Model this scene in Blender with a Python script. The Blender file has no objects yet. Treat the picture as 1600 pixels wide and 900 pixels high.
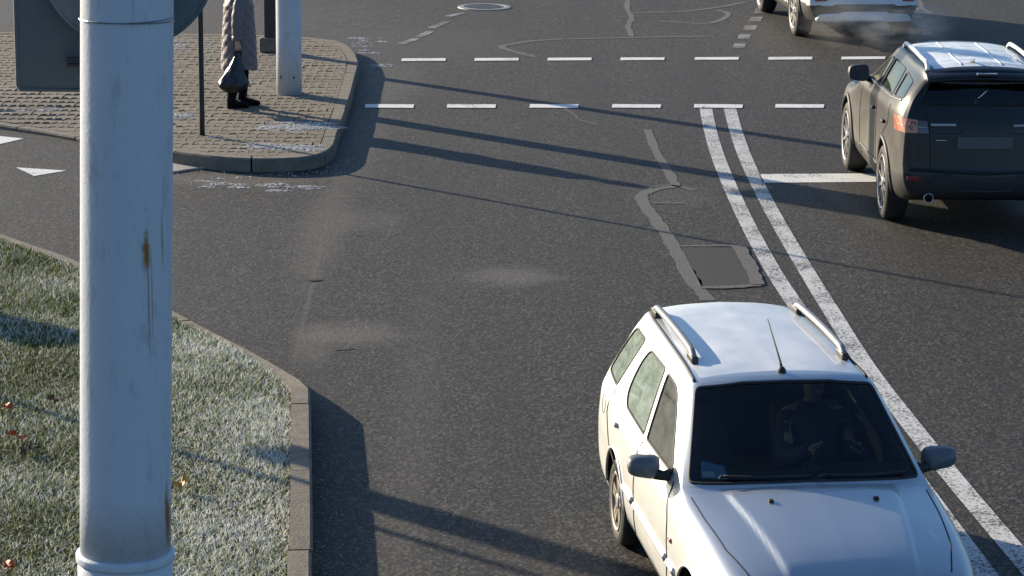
import bpy, bmesh, math, random
import numpy as np
from mathutils import Vector, Matrix
from mathutils.bvhtree import BVHTree
random.seed(4); rng = np.random.default_rng(11)
S = bpy.context.scene
COL = S.collection
R_ = math.radians

# ------------------------------------------------------------------ camera
FPX, CH, TILT, ROLL = 4300.0, 5.4, R_(12.84), R_(0.5)
F_ = Vector((0, math.cos(TILT), -math.sin(TILT)))
R0 = Vector((1, 0, 0)); U0 = Vector((0, math.sin(TILT), math.cos(TILT)))
RT = R0*math.cos(ROLL) + U0*math.sin(ROLL)
UP = -R0*math.sin(ROLL) + U0*math.cos(ROLL)
CAM = Vector((0, 0, CH))
cd = bpy.data.cameras.new('camera'); cd.sensor_width = 36; cd.lens = FPX*36/1600
cd.clip_start = .5; cd.clip_end = 2000
cam = bpy.data.objects.new('camera', cd); COL.objects.link(cam)
m = Matrix((RT, UP, -F_)).transposed().to_4x4(); m.translation = CAM
cam.matrix_world = m
S.camera = cam

def ray(px, py):
    return F_ + RT*((px-800)/FPX) - UP*((py-450)/FPX)
def G(px, py, z=0.0):                    # pixel of the 1600x900 photograph -> point at height z
    d = ray(px, py); k = (CH-z)/-d.z
    return Vector((d.x*k, d.y*k, z))
def AT(px, py, Y):                       # pixel -> point at depth Y
    d = ray(px, py); k = Y/d.y
    return CAM + d*k

# ------------------------------------------------------------------ world and sun
SUN_EL, SUN_AZ = R_(16), R_(48)          # light travels towards (sin az, -cos az)
w = bpy.data.worlds.new('World'); S.world = w; w.use_nodes = True
nt = w.node_tree
sky = nt.nodes.new('ShaderNodeTexSky'); sky.sky_type = 'NISHITA'; sky.sun_disc = False
sky.sun_elevation = SUN_EL; sky.sun_rotation = -SUN_AZ; sky.altitude = 100
sky.dust_density = 1.0; sky.air_density = 1.0; sky.ozone_density = 4.5
nt.links.new(sky.outputs[0], nt.nodes['Background'].inputs[0])
nt.nodes['Background'].inputs[1].default_value = 0.10
sl = bpy.data.lights.new('sun', 'SUN'); sl.energy = 5.0; sl.angle = R_(0.53); sl.color = (1, .86, .65)
so = bpy.data.objects.new('sun', sl); COL.objects.link(so)
ldir = Vector((math.sin(SUN_AZ)*math.cos(SUN_EL), -math.cos(SUN_AZ)*math.cos(SUN_EL), -math.sin(SUN_EL)))
so.rotation_euler = ldir.to_track_quat('-Z', 'Y').to_euler(); so.location = (-20, 40, 30)
S.view_settings.view_transform = 'Standard'; S.view_settings.look = 'None'
S.view_settings.exposure = 0.88; S.view_settings.gamma = 1.0
S.view_settings.use_curve_mapping = False

# ------------------------------------------------------------------ helpers: objects
def link(o, parent=None):
    COL.objects.link(o)
    if parent: o.parent = parent
    return o
def mobj(name, verts, faces, mat, parent=None, smooth=False):
    me = bpy.data.meshes.new(name); me.from_pydata([tuple(v) for v in verts], [], faces); me.update()
    if mat: me.materials.append(mat)
    if smooth: me.polygons.foreach_set('use_smooth', [True]*len(me.polygons))
    return link(bpy.data.objects.new(name, me), parent)
def bobj(name, bm, mat, parent=None, smooth=False):
    me = bpy.data.meshes.new(name); bm.to_mesh(me); bm.free()
    if mat: me.materials.append(mat)
    if smooth: me.polygons.foreach_set('use_smooth', [True]*len(me.polygons))
    return link(bpy.data.objects.new(name, me), parent)
def empty(name, loc=(0, 0, 0), rz=0, sc=(1, 1, 1)):
    o = bpy.data.objects.new(name, None); o.empty_display_size = .2
    o.location = loc; o.rotation_euler = (0, 0, rz); o.scale = sc
    return link(o)
def tag(o, label=None, cat=None, group=None, kind=None):
    if label: o['label'] = label
    if cat: o['category'] = cat
    if group: o['group'] = group
    if kind: o['kind'] = kind
    return o
class MB:
    def __init__(s): s.v = []; s.f = []
    def add(s, v, f):
        b = len(s.v); s.v += [Vector(p) for p in v]; s.f += [[i+b for i in q] for q in f]; return s
    def box(s, c, d, M=None):
        x, y, z = [k/2 for k in d]
        v = [Vector(p) for p in ((-x,-y,-z),(x,-y,-z),(x,y,-z),(-x,y,-z),(-x,-y,z),(x,-y,z),(x,y,z),(-x,y,z))]
        if M: v = [M @ p for p in v]
        return s.add([p+Vector(c) for p in v], [[0,3,2,1],[4,5,6,7],[0,1,5,4],[1,2,6,5],[2,3,7,6],[3,0,4,7]])
    def tube(s, pts, r, n=8, caps=True, flat=1.0, closed=False):
        pts = [Vector(p) for p in pts]; k = len(pts)
        if not hasattr(r, '__len__'): r = [r]*k
        b = []; up = None
        for i in range(k):
            if closed: t = pts[(i+1) % k]-pts[i-1]
            else: t = pts[min(i+1, k-1)]-pts[max(i-1, 0)]
            t.normalize()
            if up is None: up = Vector((0, 0, 1)) if abs(t.z) < .9 else Vector((0, 1, 0))
            u = up - t*up.dot(t)
            if u.length < 1e-4: u = t.orthogonal()
            u.normalize(); up = u; q = t.cross(u)
            b += [pts[i] + (q*math.cos(a) + u*math.sin(a)*flat)*r[i] for a in [2*math.pi*j/n for j in range(n)]]
        f = []
        for i in range(k if closed else k-1):
            j = (i+1) % k
            f += [[i*n+a, i*n+(a+1) % n, j*n+(a+1) % n, j*n+a] for a in range(n)]
        if caps and not closed: f += [list(range(n))[::-1], [(k-1)*n+a for a in range(n)]]
        return s.add(b, f)
    def lathe(s, prof, n=32, axis='x', c=(0, 0, 0), closed=False):
        v = []; f = []; k = len(prof)
        for i in range(n):
            a = 2*math.pi*i/n
            for (h, r) in prof:
                if axis == 'x': p = (h, r*math.cos(a), r*math.sin(a))
                elif axis == 'z': p = (r*math.cos(a), r*math.sin(a), h)
                else: p = (r*math.cos(a), h, r*math.sin(a))
                v.append(Vector(p)+Vector(c))
        for i in range(n):
            j = (i+1) % n
            for a in range(k if closed else k-1):
                q = (a+1) % k
                f.append([i*k+a, j*k+a, j*k+q, i*k+q])
        return s.add(v, f)
    def grid(s, P):                       # P[i][j] points
        n = len(P[0]); v = [p for r in P for p in r]
        return s.add(v, [[i*n+j, i*n+j+1, (i+1)*n+j+1, (i+1)*n+j] for i in range(len(P)-1) for j in range(n-1)])
    def build(s, name, mat, parent=None, smooth=False, bevel=0, fixn=True, sub=0):
        o = mobj(name, s.v, s.f, mat, parent, smooth)
        if fixn:
            bm = bmesh.new(); bm.from_mesh(o.data); bmesh.ops.recalc_face_normals(bm, faces=bm.faces); bm.to_mesh(o.data); bm.free()
        if bevel:
            b = o.modifiers.new('bevel', 'BEVEL'); b.width = bevel; b.segments = 2; b.limit_method = 'ANGLE'
        if sub:
            b = o.modifiers.new('sub', 'SUBSURF'); b.levels = sub; b.render_levels = sub
        return o

# ------------------------------------------------------------------ helpers: materials
class NT:
    def __init__(s, name):
        s.m = bpy.data.materials.new(name); s.m.use_nodes = True; s.t = s.m.node_tree
        s.b = s.t.nodes['Principled BSDF']; s.out = s.t.nodes['Material Output']
    def n(s, typ, **kw):
        o = s.t.nodes.new(typ)
        for k, v in kw.items(): setattr(o, k, v)
        return o
    def l(s, a, b): s.t.links.new(a, b)
    def val(s, sock, v):
        if hasattr(v, 'is_linked') or hasattr(v, 'links'): s.l(v, sock)
        else: sock.default_value = v
    def coord(s): 
        return s.n('ShaderNodeTexCoord').outputs['Object']
    def noise(s, vec, scale, detail=3, rough=.55, stretch=None):
        if stretch:
            mp = s.n('ShaderNodeMapping'); mp.inputs['Scale'].default_value = stretch; s.l(vec, mp.inputs['Vector']); vec = mp.outputs[0]
        o = s.n('ShaderNodeTexNoise'); s.l(vec, o.inputs['Vector'])
        o.inputs['Scale'].default_value = scale; o.inputs['Detail'].default_value = detail; o.inputs['Roughness'].default_value = rough
        return o.outputs['Fac']
    def ramp(s, fac, stops):
        o = s.n('ShaderNodeValToRGB'); s.l(fac, o.inputs[0]); e = o.color_ramp.elements
        while len(e) < len(stops): e.new(.5)
        for i, (p, c) in enumerate(stops):
            e[i].position = p; e[i].color = (c, c, c, 1) if not hasattr(c, '__len__') else (*c, 1)
        return o.outputs[0]
    def mix(s, fac, a, b, typ='MIX'):
        o = s.n('ShaderNodeMix', data_type='RGBA', blend_type=typ)
        s.val(o.inputs[0], fac)
        for sock, v in ((o.inputs[6], a), (o.inputs[7], b)):
            if hasattr(v, 'links'): s.l(v, sock)
            else: sock.default_value = (*v, 1) if hasattr(v, '__len__') else (v, v, v, 1)
        return o.outputs[2]
    def math(s, op, a, b=0.0):
        o = s.n('ShaderNodeMath', operation=op); s.val(o.inputs[0], a); s.val(o.inputs[1], b); return o.outputs[0]
    def ell(s, vec, c, r, ang=0, ax=(0, 1), soft=.5, wob=None):   # blob mask 0..1 with a centre and radii
        sp = s.n('ShaderNodeSeparateXYZ'); s.l(vec, sp.inputs[0])
        x = s.math('SUBTRACT', sp.outputs[ax[0]], c[0]); y = s.math('SUBTRACT', sp.outputs[ax[1]], c[1])
        ca, sa = math.cos(ang), math.sin(ang)
        u = s.math('ADD', s.math('MULTIPLY', x, ca/r[0]), s.math('MULTIPLY', y, sa/r[0]))
        v = s.math('ADD', s.math('MULTIPLY', x, -sa/r[1]), s.math('MULTIPLY', y, ca/r[1]))
        d = s.math('SQRT', s.math('ADD', s.math('MULTIPLY', u, u), s.math('MULTIPLY', v, v)))
        if wob is not None: d = s.math('ADD', d, wob)
        mr = s.n('ShaderNodeMapRange', interpolation_type='SMOOTHSTEP'); s.l(d, mr.inputs[0])
        mr.inputs[1].default_value = 1+soft; mr.inputs[2].default_value = 1-soft
        return mr.outputs[0]
    def bump(s, h, strength, dist=.01):
        o = s.n('ShaderNodeBump'); o.inputs['Strength'].default_value = strength; o.inputs['Distance'].default_value = dist
        s.l(h, o.inputs['Height']); s.l(o.outputs[0], s.b.inputs['Normal']); return o
    def set(s, **kw):
        for k, v in kw.items():
            sock = s.b.inputs[k.replace('_', ' ')]
            if hasattr(v, 'links'): s.l(v, sock)
            elif hasattr(v, '__len__') and len(v) == 3: sock.default_value = (*v, 1)
            else: sock.default_value = v
        return s
def plain(name, col, rough=.5, metal=0.0, var=.25, sc=6, bump=0, bsc=60, spec=.5, coat=0):
    t = NT(name); v = t.coord(); n = t.noise(v, sc, 4)
    c = t.mix(n, [k*(1-var) for k in col], [min(1, k*(1+var)) for k in col])
    t.set(Base_Color=c, Roughness=rough, Metallic=metal, Specular_IOR_Level=spec, Coat_Weight=coat)
    if coat: t.set(Coat_Roughness=.06)
    if bump: t.bump(t.noise(v, bsc, 3), bump)
    return t.m

M = {}
def asphalt(name='asphalt', lo=.003, hi=.047, tint=(1, .91, .80), stains=True):
    t = NT(name); v = t.coord()
    vo = t.n('ShaderNodeTexVoronoi'); vo.inputs['Scale'].default_value = 54
    mpv = t.n('ShaderNodeMapping'); mpv.inputs['Scale'].default_value = (1, .62, 1); t.l(v, mpv.inputs['Vector']); t.l(mpv.outputs[0], vo.inputs['Vector'])
    bw = t.n('ShaderNodeRGBToBW'); t.l(vo.outputs['Color'], bw.inputs[0])
    grain = t.ramp(bw.outputs[0], [(.27, lo), (.48, hi*.33), (.64, hi), (.83, hi*2.2)])
    big = t.noise(v, .35, 5, .6); mid = t.noise(v, 2.6, 4)
    c = t.mix(.18, grain, t.ramp(big, [(.3, .011), (.7, .025)]))
    c = t.mix(t.ramp(mid, [(.35, 0), (.75, .22)]), c, (.048, .044, .04))
    c = t.mix(t.ramp(t.noise(v, .9, 4, .6, (1.6, .10, 1)), [(.42, 0), (.68, .45)]), c, (.016, .0155, .015))
    c = t.mix(t.ramp(t.noise(v, 7, 5, .7), [(.66, 0), (.74, .5)]), c, (.012, .012, .012))
    if stains:
        wob = t.math('MULTIPLY', t.math('SUBTRACT', t.noise(v, 3.5, 5, .65), .5), 1.6)
        rag = t.ramp(t.noise(v, 19, 5, .7), [(.30, .25), (.62, 1)])
        def st(px, py, rx, ry, ang, k, col):
            nonlocal c
            g = G(px, py)
            c = t.mix(t.math('MULTIPLY', t.math('MULTIPLY', t.ell(v, (g.x, g.y), (rx, ry), ang, soft=.6, wob=wob), k*1.15), rag), c, col)
        st(489, 440, .022, 2.6, .02, .6, (.10, .097, .092))
        st(800, 432, .30, .25, 0, .5, (.13, .128, .125))
        st(795, 432, .42, .38, 0, .55, (0.121, 0.119, 0.118))
        st(545, 522, .38, .36, 0, .7, (0.137, 0.133, 0.129))
        st(490, 540, .15, .6, 0, .5, (0.129, 0.126, 0.119))
        st(505, 360, .22, 2.2, 0, .55, (0.117, 0.114, 0.110))
        st(565, 345, .35, .5, 0, .4, (0.113, 0.110, 0.106))
        st(350, 280, .9, .35, 0, .6, (0.137, 0.130, 0.120))
        st(600, 130, .5, 1.6, 0, .55, (0.113, 0.110, 0.106))
        st(560, 220, .3, 2.6, 0, .5, (0.113, 0.108, 0.103))
        st(655, 70, 1.2, 2.0, 0, .3, (0.096, 0.096, 0.096))
        st(100, 30, 4, 3.5, 0, .5, (0.121, 0.119, 0.118))
        st(1060, 305, .35, .5, 0, .35, (0.105, 0.104, 0.103))
        st(640, 700, .16, 5, 0, .25, (0.105, 0.102, 0.099))
        st(1330, 320, .12, 1.6, .15, .35, (0.096, 0.096, 0.096))
    cc = t.n('ShaderNodeMix', data_type='RGBA', blend_type='MULTIPLY'); cc.inputs[0].default_value = 1
    t.l(c, cc.inputs[6]); cc.inputs[7].default_value = (*tint, 1)
    t.set(Base_Color=cc.outputs[2], Roughness=.72, Specular_IOR_Level=.35)
    t.bump(t.math('ADD', bw.outputs[0], t.math('MULTIPLY', t.noise(v, 30, 3), .35)), 1.0, .016)
    return t.m
M['asphalt'] = asphalt()
def paint_road(name, wear, col=(.74, .74, .71)):
    t = NT(name); v = t.coord()
    n1 = t.noise(v, 38, 4, .7); n2 = t.noise(v, 2.2, 3)
    k = t.math('ADD', n1, t.math('MULTIPLY', t.math('SUBTRACT', n2, .5), .5))
    c = t.mix(t.ramp(k, [(wear-.07, 0), (wear+.07, 1)]), (.075, .072, .07), col)
    t.set(Base_Color=c, Roughness=.7, Specular_IOR_Level=.3); t.bump(n1, .4, .006)
    return t.m
M['paint'] = paint_road('white_road_paint', .37); M['paint_worn'] = paint_road('worn_road_paint', .46, (.60, .60, .58))
M['paint_faded'] = paint_road('faded_road_paint', .52, (.36, .36, .35))
M['seam'] = plain('crack_filler_grey', (.105, .10, .094), .8, var=.75, sc=42, bump=.7, bsc=70)
M['patch'] = plain('patch_tarmac', (.024, .0235, .023), .8, var=.6, sc=60, bump=.5, bsc=90)
M['crack'] = plain('crack_dark', (.02, .02, .02), .9)
M['kerb'] = plain('kerb_concrete', (.165, .142, .112), .9, var=.6, sc=7, bump=.6, bsc=45)
M['kerb2'] = plain('kerb_concrete_grey', (.145, .128, .104), .9, var=.6, sc=6, bump=.6, bsc=45)
def paver_mat():
    t = NT('concrete_paver'); v = t.coord()
    oi = t.n('ShaderNodeObjectInfo')
    g = t.n('ShaderNodeNewGeometry')
    n = t.noise(g.outputs['Position'], 1.1, 5, .6)
    c = t.mix(t.ramp(n, [(.3, 0), (.7, 1)]), (.175, .153, .118), (.265, .232, .182))
    c = t.mix(t.math('MULTIPLY', oi.outputs['Random'], .35), c, (.28, .21, .16))
    c = t.mix(t.math('MULTIPLY', t.noise(g.outputs['Position'], 40, 3), .5), c, (.12, .10, .075))
    t.set(Base_Color=c, Roughness=.85, Specular_IOR_Level=.25)
    t.bump(t.noise(g.outputs['Position'], 60, 3), .5, .006)
    return t.m
M['paver'] = paver_mat()
M['joint'] = plain('joint_sand', (.07, .06, .045), .95, var=.4, sc=20)
M['soil'] = plain('verge_soil', (.022, .022, .010), .95, var=.5, sc=14, bump=.8, bsc=40)
M['concrete'] = plain('pale_concrete', (.30, .28, .25), .85, var=.35, sc=9, bump=.5, bsc=40)
def frost_mat():
    t = NT('thin_ice'); v = t.coord()
    n = t.noise(v, 26, 5, .75)
    t.set(Base_Color=t.mix(t.noise(v, 60, 3), (.50, .50, .49), (.85, .86, .87)), Roughness=.45); t.bump(n, .8, .01)
    tr = t.n('ShaderNodeBsdfTransparent'); mx = t.n('ShaderNodeMixShader')
    t.l(t.ramp(n, [(.46, 0), (.60, 1)]), mx.inputs[0]); t.l(tr.outputs[0], mx.inputs[1]); t.l(t.b.outputs[0], mx.inputs[2]); t.l(mx.outputs[0], t.out.inputs[0])
    return t.m
M['ice'] = frost_mat()
def pole_mat(name, streaks=()):
    t = NT(name); v = t.coord()
    n = t.noise(v, 5, 5, .6); fine = t.noise(v, 70, 3, .6)
    c = t.mix(n, (.48, .53, .585), (.55, .60, .65))
    c = t.mix(t.ramp(t.noise(v, 16, 4, .7, (1, 1, .35)), [(.56, 0), (.70, .5)]), c, (.32, .33, .34))
    c = t.mix(t.ramp(t.noise(v, 30, 5, .75, (1, 1, .12)), [(.60, 0), (.70, .35)]), c, (.25, .25, .25))
    c = t.mix(t.ramp(t.noise(v, 110, 2), [(.70, 0), (.76, .55)]), c, (.16, .15, .15))
    for (x, z, rx, rz, k) in streaks:
        wob = t.math('MULTIPLY', t.math('SUBTRACT', t.noise(v, 40, 3), .5), 1.2)
        c = t.mix(t.math('MULTIPLY', t.ell(v, (x, z), (rx, rz), 0, (0, 2), .6, wob), k), c, (.27, .12, .018))
    t.set(Base_Color=c, Roughness=.55, Specular_IOR_Level=.4)
    t.bump(t.math('ADD', t.math('MULTIPLY', n, .6), t.math('MULTIPLY', fine, .35)), .4, .010)
    return t.m
M['pole'] = pole_mat('grey_pole_paint')
M['darkpost'] = plain('dark_green_post', (.018, .024, .022), .45, var=.3)
M['blackpost'] = plain('blackened_post', (.028, .027, .028), .6, var=.4, sc=12)
M['signback'] = plain('grey_sign_back', (.085, .105, .115), .5, var=.25, sc=9, metal=.0, bump=.2)
M['signback2'] = plain('lighter_sign_back', (.14, .165, .18), .45, var=.2, sc=9, bump=.2)
M['steel'] = plain('strap_steel', (.22, .23, .24), .4, .7)
M['iron'] = plain('cast_iron', (.10, .098, .095), .55, .2, var=.4, sc=14, bump=.5, bsc=30)
M['iron_worn'] = plain('worn_iron_ring', (.30, .29, .275), .6, .1, var=.35, sc=18, bump=.4)

def carpaint(name, col, metal, rough, dirt=None, dirt_sun_amt=.0, coat=.6):
    t = NT(name); v = t.coord(); g = t.n('ShaderNodeNewGeometry')
    c = t.mix(t.noise(v, 3, 3), [k*.95 for k in col], [min(1, k*1.05) for k in col])
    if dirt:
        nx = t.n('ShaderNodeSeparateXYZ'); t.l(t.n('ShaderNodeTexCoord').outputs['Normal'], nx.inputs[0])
        nxa = t.n('ShaderNodeMapRange'); t.l(t.math('ABSOLUTE', nx.outputs[0]), nxa.inputs[0]); nxa.inputs[1].default_value = .55; nxa.inputs[2].default_value = .9  # side faces only: sunlit flanks and shaded rear put into the dust colour
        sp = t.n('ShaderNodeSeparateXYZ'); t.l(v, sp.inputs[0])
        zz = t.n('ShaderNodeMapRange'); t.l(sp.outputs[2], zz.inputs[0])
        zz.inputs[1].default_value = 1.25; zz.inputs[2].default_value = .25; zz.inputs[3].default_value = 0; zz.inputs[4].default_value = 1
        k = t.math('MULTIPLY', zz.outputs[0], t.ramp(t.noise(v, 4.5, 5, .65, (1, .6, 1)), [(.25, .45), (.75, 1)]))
        k = t.math('MINIMUM', t.math('MULTIPLY', t.math('MULTIPLY', k, dirt_sun_amt), nxa.outputs[0]), .92)
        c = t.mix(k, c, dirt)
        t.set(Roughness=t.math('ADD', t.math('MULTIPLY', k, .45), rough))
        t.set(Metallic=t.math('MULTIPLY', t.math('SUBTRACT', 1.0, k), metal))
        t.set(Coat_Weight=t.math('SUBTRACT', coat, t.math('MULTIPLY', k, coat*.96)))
    else: t.set(Roughness=rough, Metallic=metal, Coat_Weight=.7)
    t.set(Base_Color=c, Coat_Roughness=.05)
    d = t.n('ShaderNodeBsdfDiffuse'); d.inputs[0].default_value = (.03, .03, .03, 1)   # inside of the sheet metal: dark trim
    mx = t.n('ShaderNodeMixShader'); t.l(g.outputs['Backfacing'], mx.inputs[0]); t.l(t.b.outputs[0], mx.inputs[1]); t.l(d.outputs[0], mx.inputs[2])
    t.l(mx.outputs[0], t.out.inputs[0])
    return t.m
M['silver'] = carpaint('silver_car_paint', (.57, .595, .605), .86, .42, (.62, .57, .48), .5)
M['black'] = carpaint('black_car_paint', (.010, .011, .013), .0, .34, (.42, .38, .31), .52, .15)  # side dust tone includes painted sunlight on the flanks
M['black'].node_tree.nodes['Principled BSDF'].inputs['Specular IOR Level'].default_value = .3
M['white'] = carpaint('white_car_paint', (.72, .74, .77), .0, .3, (.35, .31, .26), .7)
M['cladding'] = plain('dark_plastic_cladding', (.022, .022, .023), .55, var=.3, sc=10, bump=.2)
M['rubber'] = plain('rubber', (.017, .017, .018), .7, var=.4, sc=20)
M['tyre'] = plain('tyre_rubber', (.022, .021, .02), .75, var=.5, sc=14, bump=.4, bsc=50)
M['seamline'] = plain('panel_gap', (.01, .01, .01), .8)
M['chrome'] = plain('bright_trim', (.62, .62, .62), .22, .9, var=.1)
M['alloy'] = plain('alloy_wheel', (.30, .29, .28), .4, .5, var=.25, sc=12)
M['alloy_dark'] = plain('dirty_alloy_wheel', (.30, .27, .23), .5, .4, var=.3, sc=12)
M['brake'] = plain('brake_dark', (.03, .028, .026), .7, .3)
M['silvertrim'] = plain('silver_trim', (.40, .43, .46), .5, .3, var=.12)
M['rail'] = plain('grey_roof_rail', (.26, .265, .27), .5, .4, var=.15)
M['mirror_plastic'] = plain('grey_mirror_plastic', (.11, .12, .135), .45, var=.15, sc=20)
M['interior'] = plain('cabin_fabric', (.06, .058, .062), .85, var=.3, sc=12)
M['dash'] = plain('dashboard_plastic', (.028, .029, .032), .6, var=.2)
M['plate'] = plain('number_plate_grey', (.095, .095, .10), .5, var=.1)
M['sticker'] = plain('sticker_blue', (.18, .34, .42), .5); M['sticker_w'] = plain('sticker_white', (.6, .62, .62), .5)
M['fabric_red'] = plain('seat_fabric', (.05, .035, .04), .9, var=.3)
def lamp(name, col, rough=.12):
    t = NT(name); v = t.coord(); n = t.noise(v, 25, 2)
    t.set(Base_Color=t.mix(n, [k*.7 for k in col], col), Roughness=rough, Coat_Weight=1.0, Coat_Roughness=.03); return t.m
M['lamp_red'] = lamp('red_lamp', (.30, .02, .02)); M['lamp_clear'] = lamp('clear_lamp', (.45, .43, .40)); M['lamp_amber'] = lamp('amber_lamp', (.60, .22, .12))
M['lamp_smoke'] = lamp('smoked_lamp', (.06, .045, .05))
def glass(name, tint, gl=1.0, frost=None, fk=0):
    t = NT(name); tr = t.n('ShaderNodeBsdfTransparent'); tr.inputs[0].default_value = (*tint, 1)
    g = t.n('ShaderNodeBsdfGlossy'); g.inputs['Roughness'].default_value = .02
    fr = t.n('ShaderNodeFresnel'); fr.inputs[0].default_value = 1.5
    base = tr.outputs[0]
    if frost:
        d = t.n('ShaderNodeBsdfDiffuse'); v = t.coord()
        n = t.noise(v, 9, 5, .7, (1, .6, 1.3))
        t.l(t.mix(t.noise(v, 22, 3), [k*.7 for k in frost], frost), d.inputs[0])
        tl = t.n('ShaderNodeBsdfTranslucent'); tl.inputs[0].default_value = (*frost, 1)
        ad = t.n('ShaderNodeMixShader'); ad.inputs[0].default_value = .4; t.l(d.outputs[0], ad.inputs[1]); t.l(tl.outputs[0], ad.inputs[2])
        mx = t.n('ShaderNodeMixShader'); t.l(t.ramp(n, [(.25, fk*.35), (.6, fk)]), mx.inputs[0]); t.l(base, mx.inputs[1]); t.l(ad.outputs[0], mx.inputs[2]); base = mx.outputs[0]
    m2 = t.n('ShaderNodeMixShader'); t.l(fr.outputs[0], m2.inputs[0]); t.l(base, m2.inputs[1]); t.l(g.outputs[0], m2.inputs[2])
    t.l(m2.outputs[0], t.out.inputs[0]); return t.m
M['glass_screen'] = glass('windscreen_glass', (.76, .80, .80))
M['glass_frost'] = glass('frosty_side_glass', (.55, .66, .60), frost=(.62, .78, .68), fk=.85)
M['glass_side'] = glass('side_glass', (.50, .60, .55), frost=(.35, .45, .40), fk=.28)
M['glass_clear'] = glass('clear_side_glass', (.55, .62, .58), frost=(.55, .60, .55), fk=.38)
M['glass_dark'] = glass('dark_rear_glass', (.13, .14, .15))
def roof_frost_mat():
    t = NT('frosted_black_roof'); v = t.coord()
    n = t.noise(v, 3.2, 5, .65, (.6, 1.8, 1)); n2 = t.noise(v, 24, 4, .7)
    k = t.ramp(t.math('ADD', n, t.math('MULTIPLY', t.math('SUBTRACT', n2, .5), .45)), [(.30, .15), (.48, 1.0)])
    t.set(Base_Color=t.mix(k, (.10, .12, .14), (.80, .82, .84)), Roughness=t.math('ADD', t.math('MULTIPLY', k, .3), .3), Coat_Weight=.4)
    return t.m
M['roof_frost'] = roof_frost_mat()

# ------------------------------------------------------------------ ground, road markings
road = mobj('road', [(-250, -60, 0), (250, -60, 0), (250, 450, 0), (-250, 450, 0)], [[0, 1, 2, 3]], M['asphalt'])
tag(road, kind='structure')
Z1, Z2 = .004, .008
def quad_px(name, pts, mat, z=Z1):
    P = [G(x, y) for x, y in pts]
    return mobj(name, [(p.x, p.y, z) for p in P], [list(range(len(P)))][::1], mat, road)
def smooth_path(pts, n=6):
    pts = [Vector(p) for p in pts]; out = []
    for i in range(len(pts)-1):
        a = pts[max(i-1, 0)]; b = pts[i]; c = pts[i+1]; d = pts[min(i+2, len(pts)-1)]
        for k in range(n):
            t = k/n
            out.append(.5*((2*b)+(c-a)*t+(2*a-5*b+4*c-d)*t*t+(3*b-a-3*c+d)*t**3))
    return out+[pts[-1]]
def strip(name, pix, wid, mat, z=Z1, jag=0.0, n=6, parent=None):
    P = smooth_path([G(x, y) for x, y in pix], n); v = []; f = []
    for i, p in enumerate(P):
        t = (P[min(i+1, len(P)-1)]-P[max(i-1, 0)]).normalized(); q = Vector((t.y, -t.x, 0))
        w0 = wid if not hasattr(wid, '__len__') else wid[0]+(wid[1]-wid[0])*i/(len(P)-1)
        v += [p+q*w0*(.5+random.uniform(-jag, jag)), p-q*w0*(.5+random.uniform(-jag, jag))]
    for k in v: k.z = z
    f = [[2*i, 2*i+1, 2*i+3, 2*i+2] for i in range(len(P)-1)]
    return mobj(name, v, f, mat, parent or road)
for i, x in enumerate((570, 698, 827, 956, 1084, 1211)):
    quad_px('painted_dash', [(x, 169), (x+76, 169.5), (x+77, 164), (x+1, 163.5)], M['paint'], Z2)
for i, x in enumerate((628, 742, 856, 970, 1086, 1201, 1315)):
    y = 94-i*.45
    quad_px('painted_dash', [(x-1, y+2.2), (x+68, y+1.8), (x+68.5, y-2.4), (x, y-2)], M['paint'], Z2)
strip('painted_line', [(1103, 170), (1110, 205), (1122, 245), (1140, 290), (1168, 350), (1206, 420), (1245, 480), (1330, 605), (1420, 735), (1500, 845), (1545, 905), (1640, 1030)], .155, M['paint_worn'], Z1)
strip('painted_line', [(1140.5, 170), (1150, 205), (1164, 245), (1185, 290), (1217, 350), (1258, 420), (1298, 485), (1355, 575), (1420, 660), (1490, 748), (1555, 825), (1610, 890), (1720, 1020)], .155, M['paint_worn'], Z1)
quad_px('stop_line', [(1192, 286), (1560, 283), (1560, 270), (1186, 272.5)], M['paint'], Z1)
quad_px('yield_triangle', [(25, 262), (53, 275.5), (104, 267)], M['paint'], Z1)
quad_px('yield_triangle', [(-48, 208), (-20, 230), (37, 217)], M['paint'], Z1)
quad_px('yield_triangle', [(-170, 165), (-140, 187), (-65, 175)], M['paint'], Z1)
for cx, cy in ((1181, 30), (1172, 43.6), (1163, 57.6), (1155.5, 71.7), (1189, 17)):
    quad_px('painted_dash', [(cx-11, cy+3.6), (cx+8, cy+3.6), (cx+11, cy-3.6), (cx-8, cy-3.6)], M['paint_faded'], Z1)
for cx, cy in ((1428, 14), (1433, 26), (1440, 39), (1448.5, 52), (1458, 66)):
    quad_px('painted_dash', [(cx-5, cy+3.2), (cx+10, cy+3.2), (cx+5, cy-3), (cx-9, cy-3)], M['paint_faded'], Z1)
for a, b in (((627, 69), (652, 60)), ((654, 58.5), (672, 49)), ((674, 44), (698, 34)), ((700, 26), (724, 20))):
    strip('painted_dash', [a, b], .13, M['paint_faded'], Z1, n=2)
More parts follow.
